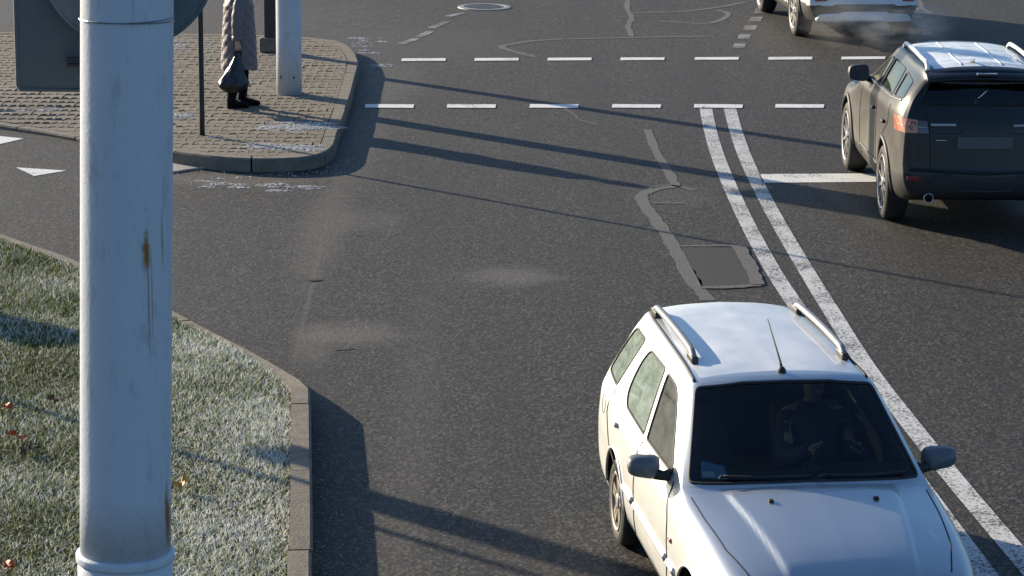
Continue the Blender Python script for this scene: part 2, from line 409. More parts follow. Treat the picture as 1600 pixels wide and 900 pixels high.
# crack filler, patches
SE = 'repair_seam'
strip(SE, [(983, -12), (980, 12), (987, 28), (981, 42), (988, 57)], .085, M['seam'], Z1, .18)
strip(SE, [(1116, 57), (1050, 57.5), (990, 59), (880, 61.5), (830, 64.5), (803, 69), (784, 73), (800, 80), (838, 89)], .10, M['seam'], Z1, .15)
strip(SE, [(988, 20), (1060, 18.5), (1120, 12), (1166, 3)], .10, M['seam'], Z1, .15)
strip(SE, [(1030, 33), (1100, 37), (1130, 30), (1138, 21), (1118, 16)], .10, M['seam'], Z1, .15)
strip(SE, [(1012, 203), (1023, 232), (1040, 262), (1056, 290)], (.10, .11), M['seam'], Z1, .12)
strip(SE, [(1060, 291), (1028, 295), (1006, 303), (1003, 312), (1016, 332), (1038, 362), (1055, 392), (1078, 432), (1106, 470)], .135, M['seam'], Z1, .1)
strip(SE, [(1018, 317), (1068, 318)], .08, M['seam'], Z1, .15)
strip(SE, [(1018, 294), (1050, 290), (1085, 298)], .06, M['seam'], Z1, .15)
quad_px('repair_patch', [(1096, 448), (1181, 446), (1150, 387), (1064, 386)], M['patch'], Z1)
strip(SE, [(1094, 450), (1140, 449.5), (1188, 446)], .10, M['seam'], Z2, .1)
strip(SE, [(1184, 446), (1170, 415), (1154, 385)], .13, M['seam'], Z2+.004, .1)
strip(SE, [(1062, 385.5), (1110, 385), (1162, 385)], .06, M['seam'], Z2, .1)
strip(SE, [(878, 168), (896, 178), (905, 187), (935, 195)], .03, M['seam'], Z1, .3)
strip(SE, [(1416, -8), (1436, 2), (1440, 12), (1450, 19), (1460, 21)], .10, M['seam'], Z1, .2)
strip('road_crack', [(478, 437), (490, 438.5), (502, 437)], .05, M['crack'], Z2, .4)
strip('road_crack', [(522, 548), (540, 546), (556, 545)], .03, M['crack'], Z1, .4)
strip('road_crack', [(545, 360), (556, 367), (566, 369)], .035, M['crack'], Z1, .4)
def lite_blob(px, py, rx, ry, mat, z, name, parent, seed):
    rr = random.Random(seed); c = G(px, py, z); n = 26; v = [c]
    for i in range(n):
        a = 2*math.pi*i/n; k = rr.uniform(.45, 1.1)
        v.append((c.x+rx*k*math.cos(a), c.y+ry*k*math.sin(a), z))
    return mobj(name, v, [[0, i+1, (i+1) % n+1] for i in range(n)], mat, parent)

# ------------------------------------------------------------------ pavement island
PZ = .15
def pav_z(x, y):
    t = min(1, max(0, (-3.75-x)/.9)); t = t*t*(3-2*t); u = min(1, max(0, (34.0-y)/2.5)); u = u*u*(3-2*u)
    return PZ-(PZ-.045)*t*u
top_edge = [(-260, 155), (-120, 176), (0, 195.5), (60, 204), (120, 214.5), (200, 226), (273, 237), (318, 242.5), (375, 247.5), (430, 247.5), (475, 245.5), (498, 241), (513, 234.5), (521.5, 226), (531.5, 195), (549, 146), (561, 98), (556, 84), (545, 71), (529, 63), (474, 57.5), (404, 54.5), (275, 52), (120, 51), (0, 50), (-260, 49)]
edge = []
for (x, y) in top_edge:
    p = G(x, y, PZ); z = pav_z(p.x, p.y); p = G(x, y, z); edge.append(Vector((p.x, p.y, z)))
def kerb_run(name, pts, step, width, parent, mats, zfun, side=1, base=-.1, gap=.010):
    # pts: outer edge (ground plan), side=+1 inward is to the left of travel
    L = [0]
    for a, b in zip(pts, pts[1:]): L.append(L[-1]+(Vector((b[0], b[1]))-Vector((a[0], a[1]))).length)
    def at(s):
        s = min(max(s, 0), L[-1]-1e-6)
        i = max(k for k in range(len(L)-1) if L[k] <= s); t = (s-L[i])/(L[i+1]-L[i])
        return Vector((pts[i][0]+(pts[i+1][0]-pts[i][0])*t, pts[i][1]+(pts[i+1][1]-pts[i][1])*t))
    def nrm(s):
        d = (at(s+.05)-at(s-.05)).normalized(); return Vector((-d.y, d.x))*side
    s = 0
    while s < L[-1]-.05:
        e = min(s+step*random.uniform(.97, 1.0), L[-1]); n = 4
        ss = [s+gap+(e-s-2*gap)*k/n for k in range(n+1)]; v = []; f = []
        jz = random.uniform(-.004, .004); jo = random.uniform(-.006, .006)
        for q in ss:
            o = at(q)+nrm(q)*jo; i = at(q)+nrm(q)*(width+jo); z = zfun(o.x, o.y)+jz; c = .018
            oc = at(q)+nrm(q)*(jo+c)
            v += [(o.x, o.y, base), (o.x, o.y, z-c), (oc.x, oc.y, z), (i.x, i.y, z), (i.x, i.y, base)]
        for k in range(n): f += [[k*5+a, k*5+a+1, k*5+5+a+1, k*5+5+a] for a in range(4)]
        f += [[0, 1, 2, 3, 4], [n*5+4, n*5+3, n*5+2, n*5+1, n*5]]
        b = MB().add(v, f); b.build(name, random.choice(mats), parent)
        s = e
island = [(p.x, p.y) for p in edge]
def inset(poly, d, side=1):
    out = []
    for i, p in enumerate(poly):
        a = Vector(poly[max(i-1, 0)]); b = Vector(poly[min(i+1, len(poly)-1)]); t = (b-a).normalized()
        out.append((p[0]-t.y*d*side, p[1]+t.x*d*side))
    return out
inner = inset(island, .15)
sidewalk = mobj('sidewalk', [(x, y, pav_z(x, y)-.032) for x, y in inner], [list(range(len(inner)))], M['joint'])
bm = bmesh.new(); bm.from_mesh(sidewalk.data); bmesh.ops.triangulate(bm, faces=bm.faces); bm.to_mesh(sidewalk.data); bm.free()
tag(sidewalk, kind='structure')
kerb_run('kerb_stone', island, 1.0, .147, sidewalk, [M['kerb'], M['kerb2']], pav_z)
def inside(p, poly):
    c = False; j = len(poly)-1
    for i in range(len(poly)):
        a, b = poly[i], poly[j]
        if (a[1] > p[1]) != (b[1] > p[1]) and p[0] < (b[0]-a[0])*(p[1]-a[1])/(b[1]-a[1])+a[0]: c = not c
        j = i
    return c
# wavy-edged blocks
PL, PW, AMP = .22, .235, .050
def paver_verts(g=.012, hgt=.045):
    xs = [-PL/2, -PL/4, 0, PL/4, PL/2]; zz = [AMP*.5, -AMP*.5, AMP*.5, -AMP*.5, AMP*.5]
    zz = [-AMP/2, AMP/2, -AMP/2, AMP/2, -AMP/2]
    k = 1-2*.0022/PL; bot = [(x*k, -PW/2+z+g) for x, z in zip(xs, zz)]; topp = [(x*k, PW/2+z-g) for x, z in zip(xs, zz)]
    ring = bot+topp[::-1]; c = .010; n = len(ring)
    v = [(x, y, -hgt) for x, y in ring]+[(x, y, -.014) for x, y in ring]+[(x*(1-.4*c/PL), y-.018 if y > 0 else y+.020, 0) for x, y in ring]
    f = [[k*n+i, k*n+(i+1) % n, (k+1)*n+(i+1) % n, (k+1)*n+i] for k in (0, 1) for i in range(n)]
    f += [[2*n+i, 2*n+i+1, 2*n+n-2-i, 2*n+n-1-i] for i in range(4)]
    return v, f
pv, pf = paver_verts(); pme = bpy.data.meshes.new('paver'); pme.from_pydata(pv, [], pf); pme.materials.append(M['paver']); pme.update()
inner2 = inset(island, .155)
ring2 = [(a, b) for a, b, c in pv[:10]]
cand = []; border = []
y = 26.9; r = 0
while y < 41.7:
    x = -8.5+(PL/2 if r % 2 else 0)
    while x < -1.0:
        ins = [inside((x+a, y+b), inner2) for a, b in ring2]
        if all(ins): cand.append((x, y))
        elif any(ins): border.append((x, y))
        x += PL
    y += PW; r += 1
def clip_border(x, y):
    poly = [Vector((x+a, y+b)) for a, b in ring2]
    for a, b in zip(inner2, inner2[1:]):
        a = Vector(a); b = Vector(b); d = b-a
        t_ = max(0, min(1, (Vector((x, y))-a).dot(d)/max(d.length_squared, 1e-9)))
        if (a+d*t_-Vector((x, y))).length > .24: continue
        n_ = Vector((-d.y, d.x)); out = []
        for p, q in zip(poly, poly[1:]+poly[:1]):
            dp, dq = (p-a).dot(n_), (q-a).dot(n_)
            if dp >= 0: out.append(p)
            if dp*dq < 0: out.append(p+(q-p)*(dp/(dp-dq)))
        poly = out
        if len(poly) < 3: return []
    return poly
def seen(x, y):
    q = Vector((x, y, PZ))-CAM; d = q.dot(F_); px = 800+FPX*q.dot(RT)/d; py = 450-FPX*q.dot(UP)/d
    return px, py
vis = [c for c in cand if -5 < seen(*c)[0] < 1600 and not (117 < seen(*c)[0] < 278) and not (28 < seen(*c)[0] < 122 and seen(*c)[1] < 138)]
vis.sort(key=lambda c: c[1]); single = set(vis[:300])
rest_v = []; rest_f = []
for (x, y) in cand:
    z = pav_z(x, y)+random.uniform(-.005, .003)
    if (x, y) in single:
        o = bpy.data.objects.new('paver', pme); o.location = (x, y, z); o.rotation_euler = (random.gauss(0, .02), random.gauss(0, .014), random.gauss(0, .012))
        link(o, sidewalk)
    else:
        b = len(rest_v); rest_v += [(a+x, c+y, d+z) for a, c, d in pv]; rest_f += [[i+b for i in q] for q in pf]
for (x, y) in border:
    pl_ = clip_border(x, y)
    if len(pl_) < 3: continue
    z = pav_z(x, y)-.002; b = len(rest_v); k = len(pl_)
    rest_v += [(p.x, p.y, z-.04) for p in pl_]+[(p.x, p.y, z) for p in pl_]
    rest_f += [[b+k+i for i in range(k)]]+[[b+i, b+(i+1) % k, b+k+(i+1) % k, b+k+i] for i in range(k)]
o = mobj('paver_field', rest_v, rest_f, M['paver'], sidewalk); tag(o, kind='stuff')
# ice and meltwater crusts, gutter slab
gs = [G(*p) for p in ((236, 256), (268, 271), (300, 266), (338, 262), (300, 251), (268, 249))]
g_ = MB().add([(p.x, p.y, .0) for p in gs]+[(p.x, p.y, .02) for p in gs], [list(range(6, 12))]+[[i, (i+1) % 6, 6+(i+1) % 6, 6+i] for i in range(6)]).build('gutter_slab', M['concrete'], sidewalk)
def ice(name, spots, label):
    mb = MB()
    for (px, py, rx, ry, z, n) in spots:
        c0 = G(px, py, z)
        for k in range(n):
            c = c0+Vector((random.uniform(-rx, rx), random.uniform(-ry, ry), 0)); s = random.uniform(.25, 1)*min(rx, ry)*.55
            q = 7; v = [c+Vector((0, 0, .012*random.uniform(.4, 1)))]
            for i in range(q):
                a = 2*math.pi*i/q; u = random.uniform(.5, 1.2)*s; v.append(c+Vector((u*1.5*math.cos(a), u*math.sin(a), .002)))
            mb.add(v, [[0, i+1, (i+1) % q+1] for i in range(q)])
    o = mb.build(name, M['ice'], smooth=False); tag(o, label, 'ice', kind='stuff'); return o
ice('ice_crust', [(470, 196, .40, .24, PZ, 26), (495, 197, .13, .18, PZ, 34), (436, 201, .25, .25, PZ, 12)], 'white ice crust on the paving near the woman\'s shadow')
ice('ice_crust', [(440, 230, .42, .2, PZ, 24), (484, 232, .12, .14, PZ, 30), (405, 231, .15, .15, PZ, 6)], 'white ice crust on the paving by the rounded kerb corner')
ice('ice_crust', [(284, 181, .10, .2, PZ, 40), (280, 70, .12, .4, PZ, 16), (335, 213, .08, .1, PZ, 8)], 'bright ice patch on the paving just right of the big pole')
ice('ice_crust', [(55, 170, .30, .14, .09, 34), (15, 174, .2, .15, .08, 14)], 'thin ice streak on the paving below the sign backs')
ice('ice_crust', [(465, 295, .26, .16, .0, 12), (385, 288, .4, .2, .0, 9), (345, 280, .3, .15, .0, 6)], 'icy dirt streaks on the asphalt below the kerb corner')
ice('ice_crust', [(575, 78, .12, .5, .0, 14), (566, 68, .12, .3, .0, 10), (578, 62, .25, .2, 0, 8), (596, 102, .15, .15, 0, 6)], 'scattered ice crumbs on the road beyond the kerb end')

# ------------------------------------------------------------------ grass verge
gk_px = [(-140, 312, .02), (0, 364, .02), (120, 406, .03), (275, 487, .03), (350, 526, .04), (400, 551, .06), (440, 575, .09), (466, 590, .12), (479, 599, .15), (485, 607, .165), (486, 700, .17), (487, 800, .17), (487.5, 900, .17), (488, 1000, .17), (488, 1200, .17)]
gk = [G(x, y, z) for x, y, z in gk_px]
gk2 = [(p.x, p.y) for p in gk][::-1]
def gk_z(x, y):
    best = min(range(len(gk)-1), key=lambda i: abs((gk[i].y+gk[i+1].y)/2-y) + (0 if min(gk[i].y, gk[i+1].y)-.01 <= y <= max(gk[i].y, gk[i+1].y)+.01 else 5))
    a, b = gk[best], gk[best+1]; t = min(1, max(0, (y-a.y)/(b.y-a.y+1e-9))); return a.z+(b.z-a.z)*t
gin = inset(gk2, .145)
vpoly = gin+[(-14, gin[-1][1]), (-14, gin[0][1])]
def verge_z(x, y):
    d = max(0, min(1, (24.0-y)/5.0)); return .035+(.125-.035)*d*d*(3-2*d)
nv = 40; ys = np.linspace(gin[0][1], gin[-1][1], nv); P = []
def gin_x(y):
    for a, b in zip(gin, gin[1:]):
        if a[1] <= y <= b[1]: return a[0]+(b[0]-a[0])*(y-a[1])/(b[1]-a[1]+1e-9)
    return gin[-1][0]
for y in ys: P.append([Vector((-14+(gin_x(y)+14)*k/14, y, verge_z(0, y)-.015)) for k in range(15)])
verge = MB().grid(P).build('grass_verge', M['soil']); tag(verge, kind='structure')
kerb_run('kerb_stone', gk2, 1.7, .142, verge, [M['kerb'], M['kerb2']], gk_z, side=1)

def grass_mat():
    t = NT('frosty_grass')
    a = t.n('ShaderNodeAttribute', attribute_name='tone'); g = t.n('ShaderNodeNewGeometry')
    n = t.noise(g.outputs['Position'], 1.3, 4, .6)
    k = t.math('ADD', t.math('MULTIPLY', a.outputs['Fac'], .75), t.math('MULTIPLY', n, .55))
    c = t.ramp(k, [(.26, (.028, .038, .006)), (.44, (.095, .135, .022)), (.57, (.24, .27, .085)), (.68, (.50, .52, .38)), (.88, (.86, .86, .81))])
    t.set(Base_Color=c, Roughness=.7, Specular_IOR_Level=.25)
    tl = t.n('ShaderNodeBsdfTranslucent'); t.l(c, tl.inputs[0])
    mx = t.n('ShaderNodeMixShader'); mx.inputs[0].default_value = .25; t.l(t.b.outputs[0], mx.inputs[1]); t.l(tl.outputs[0], mx.inputs[2]); t.l(mx.outputs[0], t.out.inputs[0])
    return t.m
M['grass'] = grass_mat()
NB = 210000
bx = rng.uniform(-6.0, -1.0, NB*2); by = rng.uniform(13.6, 27.5, NB*2)
gy = np.array([q[1] for q in gin]); gx = np.array([q[0] for q in gin])
lim = np.interp(by, gy, gx)
ok = bx < lim+.015+rng.normal(0, .012, NB*2); bx = bx[ok][:NB]; by = by[ok][:NB]; n_ = len(bx)
zb = np.array([verge_z(0, y) for y in np.linspace(13, 28, 301)]); bz = np.interp(by, np.linspace(13, 28, 301), zb)-.012
ang = rng.uniform(0, 2*np.pi, n_); ln = rng.uniform(.026, .068, n_)*(1+.3*np.sin(bx*3.1+by*1.7)); wd = rng.uniform(.0024, .0048, n_); curl = rng.uniform(.5, 2.0, n_); lean = rng.uniform(.1, .9, n_)
lv = 4; V = np.zeros((n_, lv*2, 3)); px_ = np.zeros(n_); pz_ = np.zeros(n_); th = lean.copy()
ca, sa = np.cos(ang), np.sin(ang)
for k in range(lv):
    wk = wd*(1-k/(lv-.2))
    cx = bx+px_*ca; cy = by+px_*sa; cz = bz+pz_
    V[:, 2*k] = np.stack([cx-sa*wk, cy+ca*wk, cz], 1); V[:, 2*k+1] = np.stack([cx+sa*wk, cy-ca*wk, cz], 1)
    px_ = px_+np.sin(th)*ln/(lv-1); pz_ = pz_+np.cos(th)*ln/(lv-1); th = th+curl/(lv-1)
base = (np.arange(n_)*lv*2)[:, None, None]
quads = np.array([[2*k, 2*k+1, 2*k+3, 2*k+2] for k in range(lv-1)])[None]+base
me = bpy.data.meshes.new('grass_blades')
me.vertices.add(n_*lv*2); me.vertices.foreach_set('co', V.reshape(-1))
nf = n_*(lv-1); me.loops.add(nf*4); me.loops.foreach_set('vertex_index', quads.reshape(-1).astype(np.int32))
me.polygons.add(nf); me.polygons.foreach_set('loop_start', np.arange(nf, dtype=np.int32)*4)
me.update(calc_edges=True); me.validate()
tone = rng.beta(1.6, 1.5, n_); tone = np.clip(tone-.07+.22*np.clip((bx+2.8)/1.1, -.4, 1)+.10*np.sin(bx*2.3+by*1.1)*np.sin(by*1.9-bx), 0, 1)
at = me.attributes.new('tone', 'FLOAT', 'POINT'); at.data.foreach_set('value', np.repeat(tone, lv*2).astype(np.float32))
me.materials.append(M['grass'])
go = link(bpy.data.objects.new('grass', me)); tag(go, 'short frosted grass covering the verge beside the kerb', 'grass', kind='stuff')
# fallen leaves
M['leaf'] = plain('orange_leaf', (.42, .085, .02), .6, var=.5, sc=40); M['leaf2'] = plain('brown_leaf', (.13, .05, .03), .7, var=.4, sc=40); M['leaf3'] = plain('yellow_leaf', (.40, .24, .05), .6, var=.4, sc=40)
def leaf(px, py, size, mat, label, tilt, rot):
    z = .125+.02; c = G(px, py, z); v = [(0, 0, .004)]; n = 30
    for i in range(n):
        a = 2*math.pi*i/n; r = size*(.55+.45*abs(math.cos(2.5*a)))*(1 if i % 2 else .86)*(1-.25*(a > 2.6 and a < 3.7))
        v.append((r*math.cos(a), r*math.sin(a), .014*math.sin(3*a)+.012*(r/size)))
    b = MB().add(v, [[0, i+1, (i+1) % n+1] for i in range(n)])
    b.tube([(-size*.4, 0, .002), (-size*.9, .008, .008), (-size*1.4, .02, .004)], .0016, 5)
    o = b.build('fallen_leaf', mat); o.scale = (1.5, 1.5, 1.5); o.location = (c.x, c.y, z+.035); o.rotation_euler = (tilt, tilt*.6, rot)
    tag(o, label, 'leaf', 'fallen leaves on the frosted grass')
leaf(10, 643, .035, M['leaf'], 'small orange fallen leaf near the left edge, highest up of the orange ones', .35, .4)
leaf(26, 690, .055, M['leaf'], 'largest bright orange fallen leaf lying on the frosted grass', .4, 1.9)
leaf(44, 711, .040, M['leaf2'], 'brown curled fallen leaf just below the orange one on the grass', .5, 3.0)
leaf(83, 633, .035, M['leaf2'], 'dark brown fallen leaf close to the left side of the big pole', .5, 2.0)
leaf(285, 763, .045, M['leaf3'], 'yellowish fallen leaf on the grass right of the big pole', .3, 5.0)
leaf(12, 893, .035, M['leaf'], 'reddish fallen leaf at the bottom left of the grass', .3, .8)

# ------------------------------------------------------------------ poles and signs
PY = 8.4
pa = AT(198.5, 0, PY); pb = AT(196, 865, PY)
dirp = (pa-pb)/(pa.z-pb.z)
def pole_pt(z): return pb+dirp*(z-pb.z)
r_p = .5*149/FPX*(PY*math.cos(TILT)+(CH-pa.z)*0)/1.0*1.02
foot = pole_pt(0)
sway = empty('lamp_pole', foot)
tag(sway, 'big pale grey painted steel pole in the foreground with rust streaks', 'pole')
def rust(px, py): q = AT(px, py, PY-r_p)-foot; return q.x, q.z
sx, sz = rust(227, 395); sx2, sz2 = rust(255, 820); sx3, sz3 = rust(230, 460); sx4, sz4 = rust(249, 385)
M['pole_near'] = pole_mat('streaked_pole_paint', [(sx, sz, .0085, .055, 1.0), (sx-.004, sz-.02, .010, .05, .45), (sx3, sz3, .0028, .17, .6), (sx3+.010, sz3, .0022, .14, .5), (sx2, sz2, .0045, .09, .95), (sx4, sz4, .0026, .07, .6)])
def shaft(name, z0, z1, ra, rb, mat, parent, org, n=64):
    a = pole_pt(z0)-org; b = pole_pt(z1)-org
    P = [a+(b-a)*k/30 for k in range(31)]
    return MB().tube(P, [ra+(rb-ra)*k/30 for k in range(31)], n).build(name, mat, parent, True)
zc = pb.z
shaft('shaft', zc+.012, 9.0, r_p, r_p*.93, M['pole_near'], sway, foot)
shaft('lower_shaft', 0, zc-.004, r_p*1.10, r_p*1.045, M['pole_near'], sway, foot)
MB().lathe([(-.016, r_p*1.03), (-.015, r_p*1.09), (-.010, r_p*1.09), (.004, r_p*1.09), (.009, r_p*1.08), (.014, r_p*.99)], 64, 'z', pb-foot).build('collar', M['pole_near'], sway, True)
MB().lathe([(0, r_p*2.2), (.03, r_p*2.2), (.03, r_p*1.2)], 48, 'z').build('base_flange', M['steel'], sway)
# signs strapped to the far side of that pole, seen from behind
SY = PY+r_p+.09
def plate_outline(x0, x1, y0, y1, rad, n=6):
    pts = []
    for cx, cy, a0 in ((x1-rad, y1-rad, 0), (x0+rad, y1-rad, 90), (x0+rad, y0+rad, 180), (x1-rad, y0+rad, 270)):
        pts += [(cx+rad*math.cos(R_(a0+90*k/n)), cy+rad*math.sin(R_(a0+90*k/n))) for k in range(n+1)]
    return pts
def slab(outl, y, th, rim):
    n = len(outl); cx = sum(p[0] for p in outl)/n; cz = sum(p[1] for p in outl)/n
    v = [(x, y, z) for x, z in outl]+[(x, y+th, z) for x, z in outl]; f = [list(range(n)), list(range(n, 2*n))[::-1]]+[[i, n+i, n+(i+1) % n, (i+1) % n] for i in range(n)]
    b = MB().add(v, f); k = 1-.012/.25
    b2 = MB().tube([(x, y-.001, z) for x, z in outl], rim, 6, closed=True)
    return b, b2
A = AT(28, 140, SY+.05); B = AT(252, -150, SY+.05)
sg = empty('sign_plate', ((A.x+B.x)/2, SY+.05, A.z)); tag(sg, 'square grey-green sign back with rounded corners strapped behind the big pole', 'sign')
o_ = Vector(sg.location)
b, b2 = slab(plate_outline(A.x-o_.x, B.x-o_.x, 0, B.z-A.z, .02), 0, .004, .006)
b.build('plate', M['signback'], sg); b2.build('rim', M['signback'], sg, True)
for zz, nm in ((AT(110, 98, SY).z-o_.z, 'bracket'),):
    for dz in (.008, -.012):
        MB().box((AT(116, 98, SY).x-o_.x+.03, -.012, zz+dz), (.12, .02, .007)).build('bracket', M['blackpost'], sg)
MB().box((foot.x-o_.x+.05, -.06, .12), (.05, .14, .03)).build('clamp', M['steel'], sg)
Cn = AT(199, -62, SY); rad = 136/FPX*(SY*math.cos(TILT)+1.0*math.sin(TILT))*1.0
ds = empty('round_sign', (Cn.x, SY, Cn.z)); tag(ds, 'round grey sign back strapped high on the big pole', 'sign')
circ = [(rad*math.cos(2*math.pi*i/64), rad*math.sin(2*math.pi*i/64)) for i in range(64)]
b, b2 = slab(circ, 0, .003, .006); b.build('disc', M['signback2'], ds); b2.build('rim', M['signback2'], ds, True)
MB().box((pole_pt(Cn.z).x-Cn.x, -.045, 0), (.06, .085, .05)).build('clamp', M['steel'], ds)
for zpx, dd in ((26, 0), (29, 0)):
    q = AT(200, zpx, PY); k = r_p+.0015
    c0 = pole_pt(q.z)-foot
    MB().tube([c0+Vector((k*math.cos(2*math.pi*i/48), k*math.sin(2*math.pi*i/48), .004*math.sin(2*math.pi*i/48+zpx))) for i in range(48)], .0016, 5, closed=True).build('strap', M['steel'], sway)

def far_pole(px, py, dia, h, z, name, label, mat, cat='pole', seg=40, taper=.9):
    c = G(px, py, z); o = empty(name, c); tag(o, label, cat)
    P = [(0, 0, -.02+(h+.02)*k/12) for k in range(13)]
    MB().tube(P, [dia/2*(1+(taper-1)*k/12) for k in range(13)], seg).build('shaft', mat, o, True)
    return o, c
fp, c = far_pole(452, 146, .315, 8.5, PZ, 'street_pole', 'thick pale blue-grey steel pole standing on the paving behind the woman', M['pole'])
for a in (-.6, .45): MB().box((.155*math.sin(a), -.155*math.cos(a), .22), (.02, .012, .03)).build('bolt', M['blackpost'], fp)
MB().box((-.15, -.30, 2.40), (.95, .03, .85), Matrix.Rotation(R_(35), 3, 'Z')).build('shadow_board', M['signback2'], fp, bevel=.01)  # unseen board added above the view to widen the pole's shadow
MB().tube([(0, -.1, 2.40), (-.15, -.29, 2.40)], .03, 8).build('shadow_board_bracket', M['steel'], fp, True)
sp, c = far_pole(316, 211, .060, 3.0, PZ, 'sign_post', 'thin dark post standing on the paving beside the big pole', M['darkpost'], 'post', 16, 1)
MB().lathe([(3.0, .032), (3.012, .03), (3.02, .0)], 16, 'z').build('cap', M['darkpost'], sp, True)
bp_c = G(419, 81, PZ); bp = empty('dark_column', bp_c); tag(bp, 'dark square column on a concrete foot behind the street pole', 'column')
MB().box((0, .05, .10), (.235, .28, .20)).build('concrete_foot', M['kerb2'], bp, bevel=.03)
MB().box((.025, .05, 1.9), (.15, .16, 3.4)).build('shaft', M['blackpost'], bp, bevel=.008)
MB().box((.025, -.034, 1.55), (.09, .012, .5)).build('access_panel', M['blackpost'], bp, bevel=.004)
# manhole
mc = G(757, 11.5); mh = empty('manhole_cover', (mc.x, mc.y, 0)); tag(mh, 'round cast iron manhole cover in the road', 'manhole cover')
MB().lathe([(.0, .43), (.012, .425), (.016, .40), (.016, .335), (.010, .325), (.0, .325)], 64, 'z', closed=False).build('frame', M['iron_worn'], mh)
MB().lathe([(.0, .318), (.010, .315), (.012, .30), (.0101, .29), (.0101, 0.001)], 64, 'z').build('lid', M['iron'], mh)
for k in range(-4, 5):
    L_ = math.sqrt(.27**2-(k*.06)**2)
    MB().box((0, k*.06, .012), (2*L_, .022, .008)).build('rib', M['iron_worn'] if k % 2 else M['iron'], mh)
# ------------------------------------------------------------------ car building tools
def pchip(Y, n):
    Y = np.asarray(Y, float); k = len(Y); d = np.diff(Y, axis=0); mm = np.zeros_like(Y)
    a, b = d[:-1], d[1:]; same = (a*b) > 0
    mm[1:-1] = np.where(same, 2*a*b/np.where(same, a+b, 1), 0)
    mm[0] = d[0]; mm[-1] = d[-1]
    out = []
    for i in range(k-1):
        for q in range(n):
            t = q/n; h00 = 2*t**3-3*t**2+1; h10 = t**3-2*t**2+t; h01 = -2*t**3+3*t**2; h11 = t**3-t**2
            out.append(h00*Y[i]+h10*mm[i]+h01*Y[i+1]+h11*mm[i+1])
    out.append(Y[-1]); return np.array(out)
def shell(rings, nr=6, nc=7, bulge_r=.06, bulge_f=.08, warp=None, capn=14):
    C = np.array(rings, float)                      # [ring][col][xyz]
    D = pchip(C, nr); D = np.swapaxes(pchip(np.swapaxes(D, 0, 1), nc), 0, 1)
    D[:, 0, 0] = 0; D[:, -1, 0] = 0
    if warp: D = warp(D)
    bm = bmesh.new(); R, N, _ = D.shape
    for sx in (1, -1):
        V = [[bm.verts.new((D[i, j, 0]*sx, D[i, j, 1], D[i, j, 2])) for j in range(N)] for i in range(R)]
        for i in range(R-1):
            for j in range(N-1): bm.faces.new((V[i][j], V[i+1][j], V[i+1][j+1], V[i][j+1]))
    for ri, bul in ((0, bulge_f), (R-1, -bulge_r)):  # nose and tail: strips from side to side
        V = []
        for j in range(N):
            x, y, z = D[ri, j]; row = []
            xm = max(D[ri, :, 0].max(), .1)
            for k in range(capn+1):
                t = -1+2*k/capn; u = abs(x*t)/xm
                e = bul*(min(1, x/xm)**2-u*u)
                row.append(bm.verts.new((x*t, y+e, z)))
            V.append(row)
        for j in range(N-1):
            for k in range(capn): 
                try: bm.faces.new((V[j][k], V[j][k+1], V[j+1][k+1], V[j+1][k]))
                except ValueError: pass
    bmesh.ops.remove_doubles(bm, verts=bm.verts, dist=.0004)
    bmesh.ops.dissolve_degenerate(bm, edges=bm.edges, dist=.0003)
    bmesh.ops.recalc_face_normals(bm, faces=bm.faces)
    return bm
AXI = {'x': (1, 2), 'y': (0, 2), 'z': (0, 1)}
def rpoly(pts, rad, n=4):
    pts = [Vector(p) for p in pts]; out = []; k = len(pts)
    rads = rad if hasattr(rad, '__len__') else [rad]*k
    for i in range(k):
        a, b, c = pts[i-1], pts[i], pts[(i+1) % k]; r = rads[i]
        u = (a-b); v = (c-b); r = min(r, u.length*.45, v.length*.45); p = b+u.normalized()*r; q = b+v.normalized()*r
        for s in range(n+1):
            t = s/n; out.append(tuple((1-t)**2*p+2*t*(1-t)*b+t*t*q))
    return out
def cut(bm, poly, axis, sel):
    i0, i1 = AXI[axis]; xs = [p[0] for p in poly]; zs = [p[1] for p in poly]; pad = .02
    x0, x1, z0, z1 = min(xs)-pad, max(xs)+pad, min(zs)-pad, max(zs)+pad
    cs = set()
    for f in bm.faces:
        if not sel(f.calc_center_median(), f.normal): continue
        co = [v.co for v in f.verts]
        if max(v[i0] for v in co) < x0 or min(v[i0] for v in co) > x1 or max(v[i1] for v in co) < z0 or min(v[i1] for v in co) > z1: continue
        cs.add(f)
    for a, b in zip(poly, poly[1:]+poly[:1]):
        d = (b[0]-a[0], b[1]-a[1])
        if math.hypot(*d) < 1e-5: continue
        no = [0, 0, 0]; no[i0] = -d[1]; no[i1] = d[0]; co = [0, 0, 0]; co[i0] = a[0]; co[i1] = a[1]
        # only faces crossed near this edge
        ex0, ex1 = min(a[0], b[0])-.012, max(a[0], b[0])+.012; ez0, ez1 = min(a[1], b[1])-.012, max(a[1], b[1])+.012
        fs = []
        for f in cs:
            cc = [v.co for v in f.verts]
            if max(v[i0] for v in cc) < ex0 or min(v[i0] for v in cc) > ex1 or max(v[i1] for v in cc) < ez0 or min(v[i1] for v in cc) > ez1: continue
            fs.append(f)
        if not fs: continue
        ge = list({e for f in fs for e in f.edges}); gv = list({v for f in fs for v in f.verts})
        rt = bmesh.ops.bisect_plane(bm, geom=fs+ge+gv, dist=1e-5, plane_co=co, plane_no=no)
        cs = {f for f in cs if f.is_valid} | {f for f in rt['geom'] if isinstance(f, bmesh.types.BMFace)}
    res = []
    for f in cs:
        c = f.calc_center_median()
        if x0 <= c[i0] <= x1 and z0 <= c[i1] <= z1 and sel(c, f.normal) and inside((c[i0], c[i1]), poly): res.append(f)
    return res
